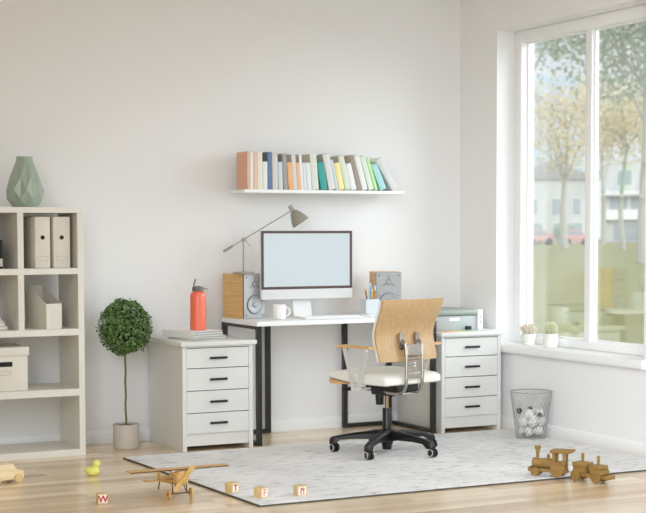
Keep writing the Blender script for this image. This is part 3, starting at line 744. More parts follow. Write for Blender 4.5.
succulent()
t = thing('potted_cactus', 'round spiny cactus in a straight white pot on the window sill', 'plant', (0.074, -0.938, sz0 + 0.0004))
b = MB(); b.lathe([(0.0435, 0), (0.0455, 0.002), (0.0455, 0.086), (0.044, 0.0875), (0.042, 0.086), (0.041, 0.075), (0.0, 0.075)], n=36); b.build('pot', M_CERAMIC, t)
b = MB(); b.lathe([(0.041, 0.0755), (0.041, 0.081), (0.0, 0.083)], n=28); b.build('soil', M_SOIL, t)
b = MB()
rr = []
for k in range(15):
    th = 0.12 + (PI - 0.35) * k / 14
    rr.append([b.bm.verts.new(((0.035 + 0.0028 * math.cos(14 * 2 * PI * i / 84)) * math.sin(PI - th) * math.cos(2 * PI * i / 84), (0.035 + 0.0028 * math.cos(14 * 2 * PI * i / 84)) * math.sin(PI - th) * math.sin(2 * PI * i / 84), 0.117 + 0.040 * math.cos(PI - th))) for i in range(84)])
b.skin(rr); cb = b.build('cactus_body', mat('cactus_green', (176, 188, 146), 0.7, noise=(30, 0.12, (1, 1, 1))), t)
b = MB()
for k in range(1, 14):
    th = 0.12 + (PI - 0.35) * k / 14
    for i in range(14):
        a = 2 * PI * i / 14
        p = Vector((0.038 * math.sin(th) * math.cos(a), 0.038 * math.sin(th) * math.sin(a), 0.117 - 0.041 * math.cos(th)))
        nrm = (p - Vector((0, 0, 0.117))).normalized()
        for s in range(6):
            q = (nrm + Vector((random.uniform(-.7, .7), random.uniform(-.7, .7), random.uniform(-.7, .7)))).normalized()
            b.tube([p - nrm * 0.002, p + q * 0.009], [0.0008, 0.0003], 3)
b.build('spines', mat('cactus_spines', (232, 226, 206), 0.6), t, flat=True)

# ------------------------------------------------------------------ waste bin with paper
BC = Vector((-0.150, -1.050, RZ))
t = thing('waste_bin', 'silver wire mesh waste bin by the right wall under the window', 'bin', BC)
HB, R0, R1 = 0.287, 0.090, 0.128
b = MB(); b.tube([(R1 * math.cos(2 * PI * k / 48), R1 * math.sin(2 * PI * k / 48), HB) for k in range(49)], 0.0035, 8); b.build('rim', M_WIRE, t)
b = MB(); b.lathe([(R0, 0.0), (R0 + 0.002, 0.006), (R0, 0.008), (0.0, 0.008)], n=40); b.build('bin_base', M_WIRE, t)
b = MB(); NW = 26
for sgn in (1, -1):
    for k in range(NW):
        pts = []
        for s in range(9):
            f = s / 8; r = R0 + (R1 - R0) * f; a = 2 * PI * k / NW + sgn * f * 1.55
            pts.append((r * math.cos(a), r * math.sin(a), 0.006 + (HB - 0.008) * f))
        b.tube(pts, 0.0014, 4)
b.build('wire_mesh', M_WIRE, t)
def paper_ball(loc, r, seed, m, label):
    q = random.Random(seed); b = MB()
    s = bmesh.ops.create_icosphere(b.bm, subdivisions=3, radius=1.0)
    pl = [(rdir(q), q.uniform(0.62, 0.9)) for _ in range(26)]
    for v in s['verts']:
        n_ = v.co.normalized(); k = 1.0
        for d, c in pl:
            dp = n_.dot(d)
            if dp > 0.05: k = min(k, c / dp)
        v.co = n_ * r * max(k, 0.55) * (1 + q.uniform(-0.05, 0.05))
    return tag(b.build('paper_ball', m, loc=loc, flat=True), label, 'paper ball', 'paper thrown in the bin')
low = 'crumpled white paper ball low inside the wire bin'
k = 0
for lv, (zz, rad, n, rb) in enumerate(((0.047, 0.049, 5, 0.036), (0.106, 0.056, 5, 0.040))):
    for i in range(n):
        a = 2 * PI * i / n + lv * 0.6
        paper_ball(BC + Vector((rad * math.cos(a), rad * math.sin(a), zz)), rb, 40 + k, M_BALL, low); k += 1
paper_ball(BC + Vector((0.0, 0.0, 0.06)), 0.02, 71, M_BALL, low)
paper_ball(BC + Vector((-0.045, -0.043, 0.158)), 0.036, 61, M_BALL, 'large crumpled white paper ball at the front left of the heap in the bin')
paper_ball(BC + Vector((0.045, -0.030, 0.155)), 0.033, 62, M_BALL, 'crumpled white paper ball on top of the heap nearest the wall')
paper_ball(BC + Vector((-0.062, 0.040, 0.165)), 0.022, 63, M_BALLD, 'small dark crumpled paper at the back left of the heap in the bin')
paper_ball(BC + Vector((0.003, 0.012, 0.176)), 0.020, 64, M_BALLD, 'small dark crumpled paper in the middle of the heap in the bin')
paper_ball(BC + Vector((0.012, -0.075, 0.146)), 0.018, 65, M_BALLD, 'small dark crumpled paper at the front of the heap in the bin')
paper_ball(BC + Vector((0.03, 0.05, 0.162)), 0.030, 66, M_BALL, 'crumpled white paper ball at the back of the heap in the bin')

# ------------------------------------------------------------------ office chair
ch = thing('office_chair', 'office chair with veneer back, ivory seat and black star base facing the desk', 'chair', (-1.235, -1.168, RZ), math.radians(15.2))
def shell(b, xs, zs, yf, th, wf):
    """curved sheet: grid over x (scaled by wf(z)) and z, y from yf, thickness th towards +y"""
    F = [[b.bm.verts.new((x * wf(z), yf(x * wf(z), z), z)) for x in xs] for z in zs]
    G = [[b.bm.verts.new((x * wf(z), yf(x * wf(z), z) + th, z)) for x in xs] for z in zs]
    nz, nx = len(zs), len(xs)
    for j in range(nz - 1):
        for i in range(nx - 1):
            b.bm.faces.new((F[j][i], F[j][i + 1], F[j + 1][i + 1], F[j + 1][i])); b.bm.faces.new((G[j][i], G[j + 1][i], G[j + 1][i + 1], G[j][i + 1]))
    for j in range(nz - 1):
        b.bm.faces.new((F[j][0], F[j + 1][0], G[j + 1][0], G[j][0])); b.bm.faces.new((F[j][-1], G[j][-1], G[j + 1][-1], F[j + 1][-1]))
    for i in range(nx - 1):
        b.bm.faces.new((F[0][i], G[0][i], G[0][i + 1], F[0][i + 1])); b.bm.faces.new((F[-1][i], F[-1][i + 1], G[-1][i + 1], G[-1][i]))
def lerpt(tab, z):
    for (a, va), (c, vc) in zip(tab[:-1], tab[1:]):
        if z <= c:
            f = max(0, min(1, (z - a) / (c - a))); f = f * f * (3 - 2 * f); return va + (vc - va) * f
    return tab[-1][1]
prof = [(0.535, -0.208), (0.69, -0.176), (0.893, -0.248)]
yb = lambda x, z: lerpt(prof, z) + 0.55 * x * x
wb = lambda z: lerpt([(0.535, 0.228), (0.70, 0.232), (0.895, 0.243)], z)
xs = [-1 + 2 * i / 20 for i in range(21)]; zs = [0.543 + 0.350 * j / 22 for j in range(23)]
b = MB(); shell(b, xs, zs, yb, 0.011, wb); back = b.build('backrest', M_CHAIRWOOD, ch)
b = MB(); shell(b, [x * 1.0 for x in xs], zs, lambda x, z: yb(x, z) + 0.0115, 0.016, lambda z: wb(z) * 1.004); b.build('back_cushion', M_CUSH, ch)
# seat
b = MB()
CP = [(-0.205, 0.409), (-0.216, 0.416), (-0.219, 0.430), (-0.214, 0.450), (-0.198, 0.463), (-0.17, 0.468), (-0.1, 0.471), (0.0, 0.474), (0.08, 0.477), (0.16, 0.478), (0.205, 0.474), (0.235, 0.464), (0.252, 0.450), (0.258, 0.436), (0.254, 0.428), (0.246, 0.4265), (0.17, 0.4185), (0.09, 0.410), (0.0, 0.4065), (-0.1, 0.407)]
rings = []
for x, k, e in ((-0.2275, 0.35, 0.022), (-0.227, 0.62, 0.014), (-0.223, 0.82, 0.006), (-0.214, 0.94, 0.002), (-0.198, 1.0, 0.0), (0.198, 1.0, 0.0), (0.214, 0.94, 0.002), (0.223, 0.82, 0.006), (0.227, 0.62, 0.014), (0.2275, 0.35, 0.022)):
    ring = []
    for y, zz in CP:
        zm = 0.432 + 0.02 * max(0.0, y) / 0.25
        yy = max(-0.219 + e, min(0.258 - e, y))
        ring.append(b.bm.verts.new((x, yy, zm + (zz - zm) * k)))
    rings.append(ring)
b.skin(rings)
b.build('seat_cushion', M_CUSH, ch)
b = MB()
b.prism([(0.07, 0.4075), (0.10, 0.4095), (0.17, 0.4172), (0.246, 0.4250), (0.252, 0.419), (0.249, 0.400), (0.20, 0.397), (0.10, 0.403)], 'x', -0.222, 0.222)
b.build('seat_shell', M_ARMWOOD, ch)
# armrests
for s in (-1, 1):
    b = MB(); x0, x1 = (0.243, 0.291) if s > 0 else (-0.291, -0.243)
    b.prism([(-0.152, 0.616), (-0.152, 0.630), (0.075, 0.634), (0.098, 0.632), (0.114, 0.624), (0.116, 0.611), (0.108, 0.610), (0.100, 0.617), (0.075, 0.620)], 'x', x0, x1, 0.003, 2)
    arm = b.build('armrest', M_ARMWOOD, ch)
    b = MB()
    for yt in (0.074, -0.108):
        xt = s * 0.266; xb = s * 0.250
        p0, p1 = Vector((xt, yt, 0.6175)), Vector((xb, -0.005 + 0.02 * (1 if yt > 0 else -1), 0.392))
        d = (p1 - p0).normalized(); u = Vector((0, 1, 0)) - d * d.y; u.normalize(); w = d.cross(u)
        qs = []
        for p in (p0, p1): qs.append([b.bm.verts.new(p + u * a * 0.016 + w * c * 0.003) for a, c in ((-1, -1), (1, -1), (1, 1), (-1, 1))])
        b.skin(qs)
    b.box((s * 0.25 - 0.006, -0.04, 0.378), (s * 0.25 + 0.006, 0.032, 0.3935), 0.002)
    b.cyl((s * 0.258, -0.005, 0.385), (s * 0.14, -0.005, 0.380), 0.007, n=12)
    b.cyl((s * 0.266, -0.108, 0.606), (s * 0.266, -0.108, 0.6175), 0.014, n=16)
    b.build('armrest_support', M_ARMMETAL, arm)
# back bracket
b = MB()
for s in (-1, 1):
    x = (0.064 * s - 0.012)
    b.tube([(x, -0.180, 0.655), (x, -0.205, 0.657), (x, -0.221, 0.648), (x, -0.230, 0.62), (x, -0.234, 0.56), (x, -0.234, 0.45), (x, -0.230, 0.405), (x, -0.215, 0.376), (x, -0.19, 0.362), (x, -0.14, 0.360), (x, -0.06, 0.362)], 0.0095, 14)
br = b.build('back_bracket', M_STEEL, ch)
for s in (-1, 1):
    b = MB(); pl = []
    for k in range(24):
        a = 2 * PI * k / 24; pl.append(((0.064 * s - 0.012) + 0.0155 * math.cos(a), 0.655 + 0.032 * (1 if math.sin(a) > 0 else -1) + 0.0155 * math.sin(a)))
    b.prism(pl, 'y', -0.198, -0.180)
    for zz in (0.620, 0.690): b.cyl(((0.064 * s - 0.012), -0.198, zz), ((0.064 * s - 0.012), -0.2025, zz), 0.006, n=12)
    b.build('mounting_plate', M_STEEL, br)
b = MB(); b.box((-0.067, -0.2375, 0.578), (0.043, -0.2315, 0.640), 0.001, 1)
for zz in (0.5605, 0.5425, 0.5245, 0.5065, 0.4885): b.box((-0.067, -0.2375, zz - 0.0055), (0.043, -0.2315, zz + 0.0055), 0.001, 1)
b.box((-0.067, -0.2375, 0.447), (0.043, -0.2315, 0.470), 0.001, 1)
b.build('ladder_panel', M_STEEL, br)
# mechanism, lever, knob
b = MB(); b.box((-0.085, -0.17, 0.358), (0.085, 0.09, 0.4055), 0.004); b.box((-0.06, -0.1, 0.335), (0.06, 0.07, 0.3585), 0.004); b.build('tilt_mechanism', M_PLAST, ch)
b = MB(); b.lathe([(0.021, 0), (0.0225, 0.004), (0.026, 0.055), (0.026, 0.062)], (-0.005, 0.055, 0.272), (0, 0, 1), 20); b.build('tension_knob', M_PLAST, ch)
b = MB(); b.tube([(-0.08, 0.10, 0.372), (-0.2, 0.10, 0.374)], 0.005, 8); b.cyl((-0.195, 0.10, 0.374), (-0.245, 0.10, 0.375), 0.011, n=14); b.build('height_lever', M_PLAST, ch)
b = MB()
b.box((-0.082, -0.165, 0.3485), (0.082, -0.075, 0.3575), 0.003); b.build('bracket_clamp', M_CHROME, ch)
# column and base
b = MB(); b.cyl((0, 0, 0.25), (0, 0, 0.336), 0.0115, n=20); b.build('gas_lift', M_BRONZE, ch)
b = MB(); b.lathe([(0.026, 0.10), (0.026, 0.252), (0.024, 0.256), (0.0, 0.256)], n=24); b.build('column', M_PLAST, ch)
b = MB()
b.lathe([(0.020, 0.016), (0.026, 0.018), (0.030, 0.045), (0.043, 0.075), (0.047, 0.11), (0.043, 0.132), (0.03, 0.138)], n=28)
leg0 = math.radians(149 - 15.2)
for k in range(5):
    a = leg0 + 2 * PI * k / 5; d = Vector((math.cos(a), math.sin(a), 0)); s = Vector((-d.y, d.x, 0)); up = Vector((0, 0, 1))
    rings = []
    for r, zt, zb_, w in ((0.025, 0.132, 0.066, 0.030), (0.10, 0.124, 0.078, 0.028), (0.20, 0.110, 0.078, 0.025), (0.270, 0.098, 0.072, 0.022), (0.296, 0.093, 0.048, 0.021), (0.325, 0.086, 0.044, 0.019), (0.333, 0.074, 0.046, 0.015)):
        rings.append([b.bm.verts.new(d * r + s * q[0] * w + up * q[1]) for q in ((-1, zb_), (1, zb_), (1, zb_ + (zt - zb_) * 0.7), (0.55, zt), (-0.55, zt), (-1, zb_ + (zt - zb_) * 0.7))])
    b.skin(rings)
base = b.build('star_base', M_PLAST, ch)
cang = [3.05, 2.9, 3.15, 3.0, 2.75]
for k in range(5):
    a = leg0 + 2 * PI * k / 5; p = Vector((0.313 * math.cos(a), 0.313 * math.sin(a), 0))
    ca = cang[k]; d = Vector((math.cos(ca), math.sin(ca), 0)); back_ = Vector((-d.y, d.x, 0)) * 0.014
    b = MB()
    for s in (-1, 1):
        c = p + back_ + d * s * 0.0115 + Vector((0, 0, 0.0265))
        b.lathe([(0.019, -0.0085), (0.0245, -0.007), (0.0257, -0.004), (0.0257, 0.004), (0.0245, 0.007), (0.019, 0.0085)], c, d, 22)
    b.cyl(p + Vector((0, 0, 0.028)), p + Vector((0, 0, 0.052)), 0.008, n=12)
    cst = b.build('caster', M_PLAST, ch)
    b = MB()
    for s in (-1, 1):
        c = p + back_ + d * s * 0.0205 + Vector((0, 0, 0.0265))
        b.lathe([(0.0225, 0.0), (0.0225, 0.002), (0.0165, 0.0025), (0.0165, 0.0)], c, d * s, 22, cap=False)
    b.build('wheel_ring', M_CHROME, cst)

# ------------------------------------------------------------------ toys
# letter blocks
def block(loc, rz, txt, m, label, face_rot):
    t = thing('letter_block', label, 'toy block', loc, rz, 'letter blocks on the floor')
    s = 0.0245
    b = MB(); b.box((-s, -s, 0), (s, s, 2 * s), 0.0015, 2); b.build('cube_body', M_BLOCK, t)
    for k in range(2):
        R_ = Matrix.Rotation(k * PI / 2 * (1 if face_rot else 1), 4, 'Z')
        if k == 0:
            b = MB(); b.box((-s + 0.005, -s - 0.0004, 0.005), (s - 0.005, -s + 0.001, 2 * s - 0.005)); f = b.build('painted_panel', M_BLOCKF, t, flat=True)
            me = glyph(txt, 0.045 if len(txt) == 1 else 0.043); me.materials.append(m)
            o = bpy.data.objects.new('letter', me); COL.objects.link(o); o.parent = f
            zs_ = [v.co.y for v in me.vertices]; xs_ = [v.co.x for v in me.vertices]
            o.location = (-(min(xs_) + max(xs_)) / 2, -s - 0.0008, s - (min(zs_) + max(zs_)) / 2); o.rotation_euler = (PI / 2, 0, 0)
block((-3.200, -1.915, 0.0003), math.radians(-8), 'W', M_RED, 'wooden block with a red W on the bare floor', 0)
block((-2.563, -1.990, RZ + 0.0003), math.radians(24), 'T', M_RED, 'wooden block with a red T on the rug near the plane', 0)
block((-2.494, -2.182, RZ + 0.0003), math.radians(24), 'F', M_ORANGE, 'wooden block with an orange F at the rug corner', 0)
block((-2.302, -2.217, RZ + 0.0003), math.radians(-1), '?!', M_RED, 'wooden block with red question and exclamation marks on the rug', 0)

# rubber duck
t = thing('rubber_duck', 'small yellow toy duck on the bare floor near the bookcase', 'toy duck', (-2.988, -1.108, 0), math.radians(-12))
b = MB(); vs = b.sphere((0, 0, 0), 1, 24, 18)
for v in vs:
    x, y, zq = v.co
    px, py, pz = x * 0.041, y * 0.033, zq * 0.0265
    if x < -0.35: pz += 0.012 * ((-x - 0.35) / 0.65) ** 1.5; py *= 1 - 0.3 * ((-x - 0.35) / 0.65)
    v.co = (px, py, max(pz, -0.0225) + 0.0228)
vs = b.sphere((0.022, 0, 0.0625), 0.0215, 20, 14)
b.lathe([(0.019, 0.03), (0.0155, 0.042), (0.016, 0.052)], (0.020, 0, 0), (0, 0, 1), 18)
b.build('duck_body', M_DUCK, t)
b = MB(); vs = b.sphere((0.043, 0, 0.061), 1, 14, 10, (0.010, 0.010, 0.0045)); b.build('bill', M_BILL, t)
b = MB()
for s in (-1, 1): b.sphere((0.034, s * 0.0145, 0.069), 0.0026, 10, 8)
b.build('eyes', M_BLACK, t)

# wooden toy car
t = thing('toy_car', 'pale wooden toy car beside the bookcase base', 'toy car', (-3.463, -1.128, 0), math.radians(20))
b = MB()
b.prism([(-0.12, 0.018), (0.094, 0.018), (0.098, 0.024), (0.098, 0.058), (0.094, 0.061), (0.054, 0.062), (0.048, 0.068), (0.034, 0.098), (0.030, 0.100), (-0.085, 0.100), (-0.092, 0.096), (-0.115, 0.068), (-0.122, 0.066), (-0.124, 0.024)], 'y', -0.035, 0.035, 0.004, 2)
b.build('car_body', M_CAR, t)
for x in (-0.075, 0.058):
    for s in (-1, 1):
        b = MB(); b.lathe([(0.019, 0), (0.0225, 0.002), (0.0225, 0.012), (0.019, 0.0145), (0.009, 0.0145), (0.008, 0.0165), (0.0, 0.017)], (x, s * 0.0355, 0.0226), (0, s, 0), 28); w_ = b.build('wheel', M_CARW, t)
        b = MB(); b.cyl((x, s * 0.0355, 0.0226), (x, s * 0.054, 0.0226), 0.004, n=12); b.build('axle_peg', M_CAR, w_)

# toy plane: nose towards -y
t = thing('toy_plane', 'golden plywood toy monoplane standing beside the rug', 'toy plane', (-2.833, -1.983, 0))
WZ = 0.147
b = MB(); b.prism([(-0.036, WZ), (0.020, WZ), (0.036, WZ + 0.003), (0.020, WZ + 0.006), (-0.036, WZ + 0.005)], 'x', -0.258, 0.242); wg = b.build('wing', M_PLANE, t)
b = MB(); b.box((-0.258, -0.0375, WZ), (0.242, -0.0362, WZ + 0.005)); b.build('wing_edge', M_PLANEEDGE, wg)
b = MB()
sec = [(-0.034, 0.033, 0.034, 0.108), (-0.018, 0.036, 0.037, 0.106), (0.03, 0.031, 0.033, 0.098), (0.10, 0.022, 0.024, 0.084), (0.20, 0.011, 0.014, 0.066), (0.29, 0.003, 0.008, 0.052)]
rings = []
for y, hw, hh, zc in sec:
    rings.append([b.bm.verts.new((hw * math.copysign(abs(math.cos(a)) ** 0.6, math.cos(a)), y, zc + hh * math.copysign(abs(math.sin(a)) ** 0.6, math.sin(a)))) for a in [2 * PI * k / 20 for k in range(20)]])
b.skin(rings); b.build('fuselage', M_PLANE, t)
NZ = 0.109
b = MB(); b.lathe([(0.033, 0.0), (0.035, 0.004), (0.032, 0.010), (0.02, 0.012), (0.006, 0.013), (0.006, 0.019), (0.0, 0.020)], (0, -0.034, NZ), (0, -1, 0), 28); b.build('nose_disc', M_PLANE, t)
pa = math.radians(49); dv = Vector((math.cos(pa), 0, math.sin(pa))); pv_ = Vector((-dv.z, 0, dv.x))
b = MB()
pl = [(-0.078, 0.005), (-0.068, 0.0115), (-0.035, 0.011), (0, 0.0055), (0.035, 0.011), (0.068, 0.0115), (0.078, 0.005), (0.078, -0.005), (0.068, -0.0115), (0.035, -0.011), (0, -0.0055), (-0.035, -0.011), (-0.068, -0.0115), (-0.078, -0.005)]
A = [b.bm.verts.new(Vector((0, -0.0545, NZ)) + dv * q[0] + pv_ * q[1]) for q in pl]; B = [b.bm.verts.new(v.co + Vector((0, -0.005, 0))) for v in A]
b.bm.faces.new(A); b.bm.faces.new(B[::-1])
for i in range(len(A)): b.bm.faces.new((A[i], A[(i + 1) % len(A)], B[(i + 1) % len(A)], B[i]))
b.build('propeller', M_PLANE, t)
b = MB(); b.prism([(0.240, 0.052), (0.296, 0.050), (0.296, 0.054), (0.240, 0.056)], 'x', -0.080, 0.080); b.build('tailplane', M_PLANE, t)
b = MB(); b.prism([(0.235, 0.0565), (0.296, 0.0545), (0.302, 0.080), (0.290, 0.090), (0.272, 0.086)], 'x', -0.0025, 0.0025); b.build('tail_fin', M_PLANE, t)
b = MB(); b.tube([(0, 0.27, 0.052), (0, 0.285, 0.026), (0, 0.292, 0.003)], 0.003, 8); b.build('tail_skid', M_PLANEEDGE, t)
b = MB()
for s in (-1, 1):
    for y in (-0.025, 0.022): b.tube([(s * 0.026, y, 0.122), (s * 0.062, y, WZ + 0.001)], 0.003, 6)
    b.tube([(s * 0.012, -0.02, 0.13), (s * 0.012, -0.02, WZ + 0.001)], 0.003, 6)
b.build('wing_strut', M_PLANE, t)
b = MB()
for s in (-1, 1):
    for y in (-0.02, 0.03): b.tube([(s * 0.027, y, 0.080), (s * 0.036, 0.0, 0.029)], 0.0027, 6)
b.tube([(-0.06, 0, 0.029), (0.06, 0, 0.029)], 0.003, 8)
b.build('landing_gear', M_PLANEEDGE, t)
for s in (-1, 1):
    b = MB(); b.lathe([(0.024, 0), (0.026, 0.0015), (0.026, 0.0065), (0.024, 0.008)], (s * 0.053, 0, 0.0263), (s, 0, 0), 26); w_ = b.build('wheel', M_PLANE, t)
    b = MB(); b.cyl((s * 0.060, 0, 0.0263), (s * 0.0635, 0, 0.0263), 0.005, n=10); b.build('hub_pin', M_PLANEEDGE, w_)
b = MB()
for y, hw, zc in ((0.0, 0.0345, 0.10), (0.03, 0.031, 0.096), (0.06, 0.0265, 0.090), (0.09, 0.0232, 0.085), (0.12, 0.019, 0.080)):
    for s in (-1, 1): b.cyl((s * (hw - 0.004), y, zc), (s * (hw + 0.0025), y, zc), 0.003, n=8)
b.build('pegs', M_PLANEEDGE, t)

# wooden train: engine and tender (local: +x = towards the rear, left side = -y)
def roundel(b, x, y, zz, r, th, s):
    b.lathe([(r - 0.002, 0), (r, 0.0015), (r, th - 0.002), (r - 0.002, th)], (x, y, zz), (0, s, 0), 28)
TA = math.atan2(-0.827, 0.563)
t = thing('toy_train_engine', 'golden wooden toy locomotive with chimney and cab at the rug edge', 'toy train', (-0.941, -2.243, RZ), TA)
t.scale = (0.885, 0.885, 0.885)
b = MB(); b.box((-0.035, -0.026, 0.024), (0.190, 0.026, 0.044), 0.002); b.box((-0.043, -0.030, 0.022), (-0.028, 0.030, 0.050), 0.002); b.build('chassis', M_TRAIN, t)
b = MB(); b.lathe([(0.022, 0), (0.0285, 0.003), (0.029, 0.01), (0.029, 0.064), (0.0265, 0.066), (0.029, 0.068), (0.029, 0.135)], (-0.022, 0, 0.074), (1, 0, 0), 32); b.build('boiler', M_TRAIN, t)
b = MB(); b.lathe([(0.011, 0), (0.009, 0.008), (0.010, 0.035), (0.0165, 0.060), (0.0185, 0.068), (0.0185, 0.076), (0.012, 0.076)], (0.008, 0, 0.098), (0, 0, 1), 24); b.build('chimney', M_TRAIN, t)
b = MB(); b.lathe([(0.010, 0), (0.010, 0.015), (0.0085, 0.024), (0.004, 0.028), (0.004, 0.035), (0, 0.036)], (0.075, 0, 0.099), (0, 0, 1), 20); b.build('steam_dome', M_TRAIN, t)
b = MB()
b.box((0.108, -0.032, 0.045), (0.126, 0.032, 0.140), 0.0015, 1)
for y in (-0.032, 0.022): b.box((0.172, y, 0.045), (0.186, y + 0.010, 0.140), 0.001, 1); b.box((0.126, y, 0.045), (0.172, y + 0.01, 0.088), 0.001, 1)
b.build('cab', M_TRAIN, t)
b = MB(); b.prism([(0.096, 0.1405), (0.210, 0.1405), (0.228, 0.152), (0.228, 0.166), (0.206, 0.160), (0.10, 0.160), (0.096, 0.156)], 'y', -0.038, 0.038, 0.002, 2); b.build('cab_roof', M_TRAIN, t)
for x, r, n_ in ((0.005, 0.0255, 0), (0.140, 0.041, 1)):
    for s in (-1, 1):
        b = MB(); roundel(b, x, s * 0.028, r + 0.0004, r, 0.015, s); w_ = b.build('wheel', M_TRAIN, t)
        b = MB()
        for a in range(5):
            q = 2 * PI * a / 5 + 0.3; rr_ = r * 0.66
            b.cyl((x + rr_ * math.cos(q), s * 0.0425, r + rr_ * math.sin(q)), (x + rr_ * math.cos(q), s * 0.0436, r + rr_ * math.sin(q)), 0.002, n=8)
        b.build('pin', M_TRAIN2, w_)
b = MB(); b.cyl((0.06, 0, 0.0262), (0.06, 0, 0.0242), 0.004, n=8); b.box((0.190, -0.008, 0.028), (0.203, 0.008, 0.038), 0.002); b.build('coupling', M_TRAIN, t)
TB = math.radians(-72)
t = thing('toy_train_wagon', 'golden wooden tender wagon with two upright pegs behind the locomotive', 'toy train', (-0.806, -2.402, 0.0004), TB)
b = MB(); b.box((-0.012, -0.024, 0.024), (0.195, 0.024, 0.044), 0.002); b.box((0.182, -0.032, 0.024), (0.222, 0.032, 0.044), 0.003); b.build('chassis', M_TRAIN, t)
b = MB(); b.box((0.006, -0.034, 0.045), (0.080, 0.034, 0.073), 0.002); b.box((0.002, -0.037, 0.0735), (0.086, 0.037, 0.096), 0.002)
b.box((0.108, -0.036, 0.045), (0.184, 0.036, 0.068), 0.002); b.box((0.104, -0.036, 0.0685), (0.176, 0.036, 0.090), 0.002); b.build('load_blocks', M_TRAIN, t)
for x, z0 in ((0.044, 0.0965), (0.140, 0.0905)):
    b = MB(); b.cyl((x, 0, z0), (x, 0, z0 + 0.046), 0.0078, n=18); b.build('peg', M_TRAIN, t)
for x, r in ((0.022, 0.0285), (0.148, 0.0285)):
    for s in (-1, 1):
        b = MB(); roundel(b, x, s * 0.026, r + 0.0004, r, 0.015, s); w_ = b.build('wheel', M_TRAIN, t)
        b = MB()
        for a in range(4):
            q = 2 * PI * a / 4 + 0.5; rr_ = r * 0.62
            b.cyl((x + rr_ * math.cos(q), s * 0.0405, r + rr_ * math.sin(q)), (x + rr_ * math.cos(q), s * 0.0416, r + rr_ * math.sin(q)), 0.002, n=8)
        b.build('pin', M_TRAIN2, w_)

# ------------------------------------------------------------------ outdoors (seen through the window)
CAMP = Vector((-5.415, -8.65, 1.2776))
def pol(az, D, z=None):
    """a spot D metres away on compass bearing az (degrees from +y towards +x) from the room"""
    a = math.radians(az); x, y = CAMP.x + D * math.sin(a), CAMP.y + D * math.cos(a)
    return Vector((x, y, GZ(D) if z is None else z))
def GZ(D): return -0.15 + 0.40 * max(0, min(1, (D - 10) / 140))
b = MB(); G = []
for D in (11, 20, 40, 70, 100, 130, 155, 260):
    G.append([b.bm.verts.new(pol(az, D)) for az in range(4, 81, 4)])
b.skin(G, cap=False, closed=False)
g_ = b.build('lawn_ground', mat('lawn', (146, 142, 100), 0.95, spec=0.05, noise=(0.35, 0.08, (1, 1, 1))), flat=False); struct(g_)

def building(name, label, az, D, w, d, h, wall, windows, roof=None, extra=None, rotadd=0):
    t = thing(name, label, 'building', pol(az, D), -math.radians(az) + rotadd)
    b = MB(); b.box((-w / 2, 0, 0), (w / 2, d, h)); b.build('wall', wall, t, flat=True)
    for (x0, z0, x1, z1) in windows:
        b = MB(); frame = 0.06
        b.box((x0 - frame, -0.08, z0 - frame), (x1 + frame, -0.005, z1 + frame)); f = b.build('window', M_EXTW, t, flat=True)
        b = MB(); b.box((x0, -0.10, z0), (x1, -0.082, z1)); b.build('window_glass', M_EXTG, f, flat=True)
    if roof: 
        b = MB(); b.prism([(-w / 2 - 0.4, h), (w / 2 + 0.4, h), (0, h + roof[0])], 'y', -0.4, d + 0.4); b.build('roof', roof[1], t, flat=True)
    if extra: extra(t)
    return t
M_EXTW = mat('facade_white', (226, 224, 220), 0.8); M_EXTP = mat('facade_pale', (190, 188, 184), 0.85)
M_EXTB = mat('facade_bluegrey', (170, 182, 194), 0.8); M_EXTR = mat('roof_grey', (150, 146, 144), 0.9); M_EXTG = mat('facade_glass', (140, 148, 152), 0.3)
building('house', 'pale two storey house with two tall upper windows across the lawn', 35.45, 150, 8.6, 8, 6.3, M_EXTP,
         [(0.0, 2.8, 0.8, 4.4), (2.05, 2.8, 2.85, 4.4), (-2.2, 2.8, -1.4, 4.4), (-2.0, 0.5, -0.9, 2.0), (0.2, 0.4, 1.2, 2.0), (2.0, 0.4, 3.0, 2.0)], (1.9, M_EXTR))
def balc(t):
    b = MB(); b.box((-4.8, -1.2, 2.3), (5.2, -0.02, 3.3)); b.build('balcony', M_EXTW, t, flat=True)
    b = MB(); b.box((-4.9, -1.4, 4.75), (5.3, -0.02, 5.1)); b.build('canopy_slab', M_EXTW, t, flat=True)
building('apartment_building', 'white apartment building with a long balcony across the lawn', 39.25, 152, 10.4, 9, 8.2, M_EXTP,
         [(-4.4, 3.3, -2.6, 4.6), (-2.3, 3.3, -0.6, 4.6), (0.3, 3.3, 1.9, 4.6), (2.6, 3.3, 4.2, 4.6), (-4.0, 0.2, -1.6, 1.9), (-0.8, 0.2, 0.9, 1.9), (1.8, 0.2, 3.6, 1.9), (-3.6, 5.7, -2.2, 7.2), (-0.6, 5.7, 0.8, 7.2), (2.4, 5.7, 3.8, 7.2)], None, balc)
building('tower_block', 'tall blue grey block rising behind the pale house', 34.9, 190, 11.5, 10, 20.6, M_EXTB, [(-5 + 1.6 * i, 3.0 + 3 * j, -4.0 + 1.6 * i, 4.6 + 3 * j) for i in range(6) for j in range(5)])

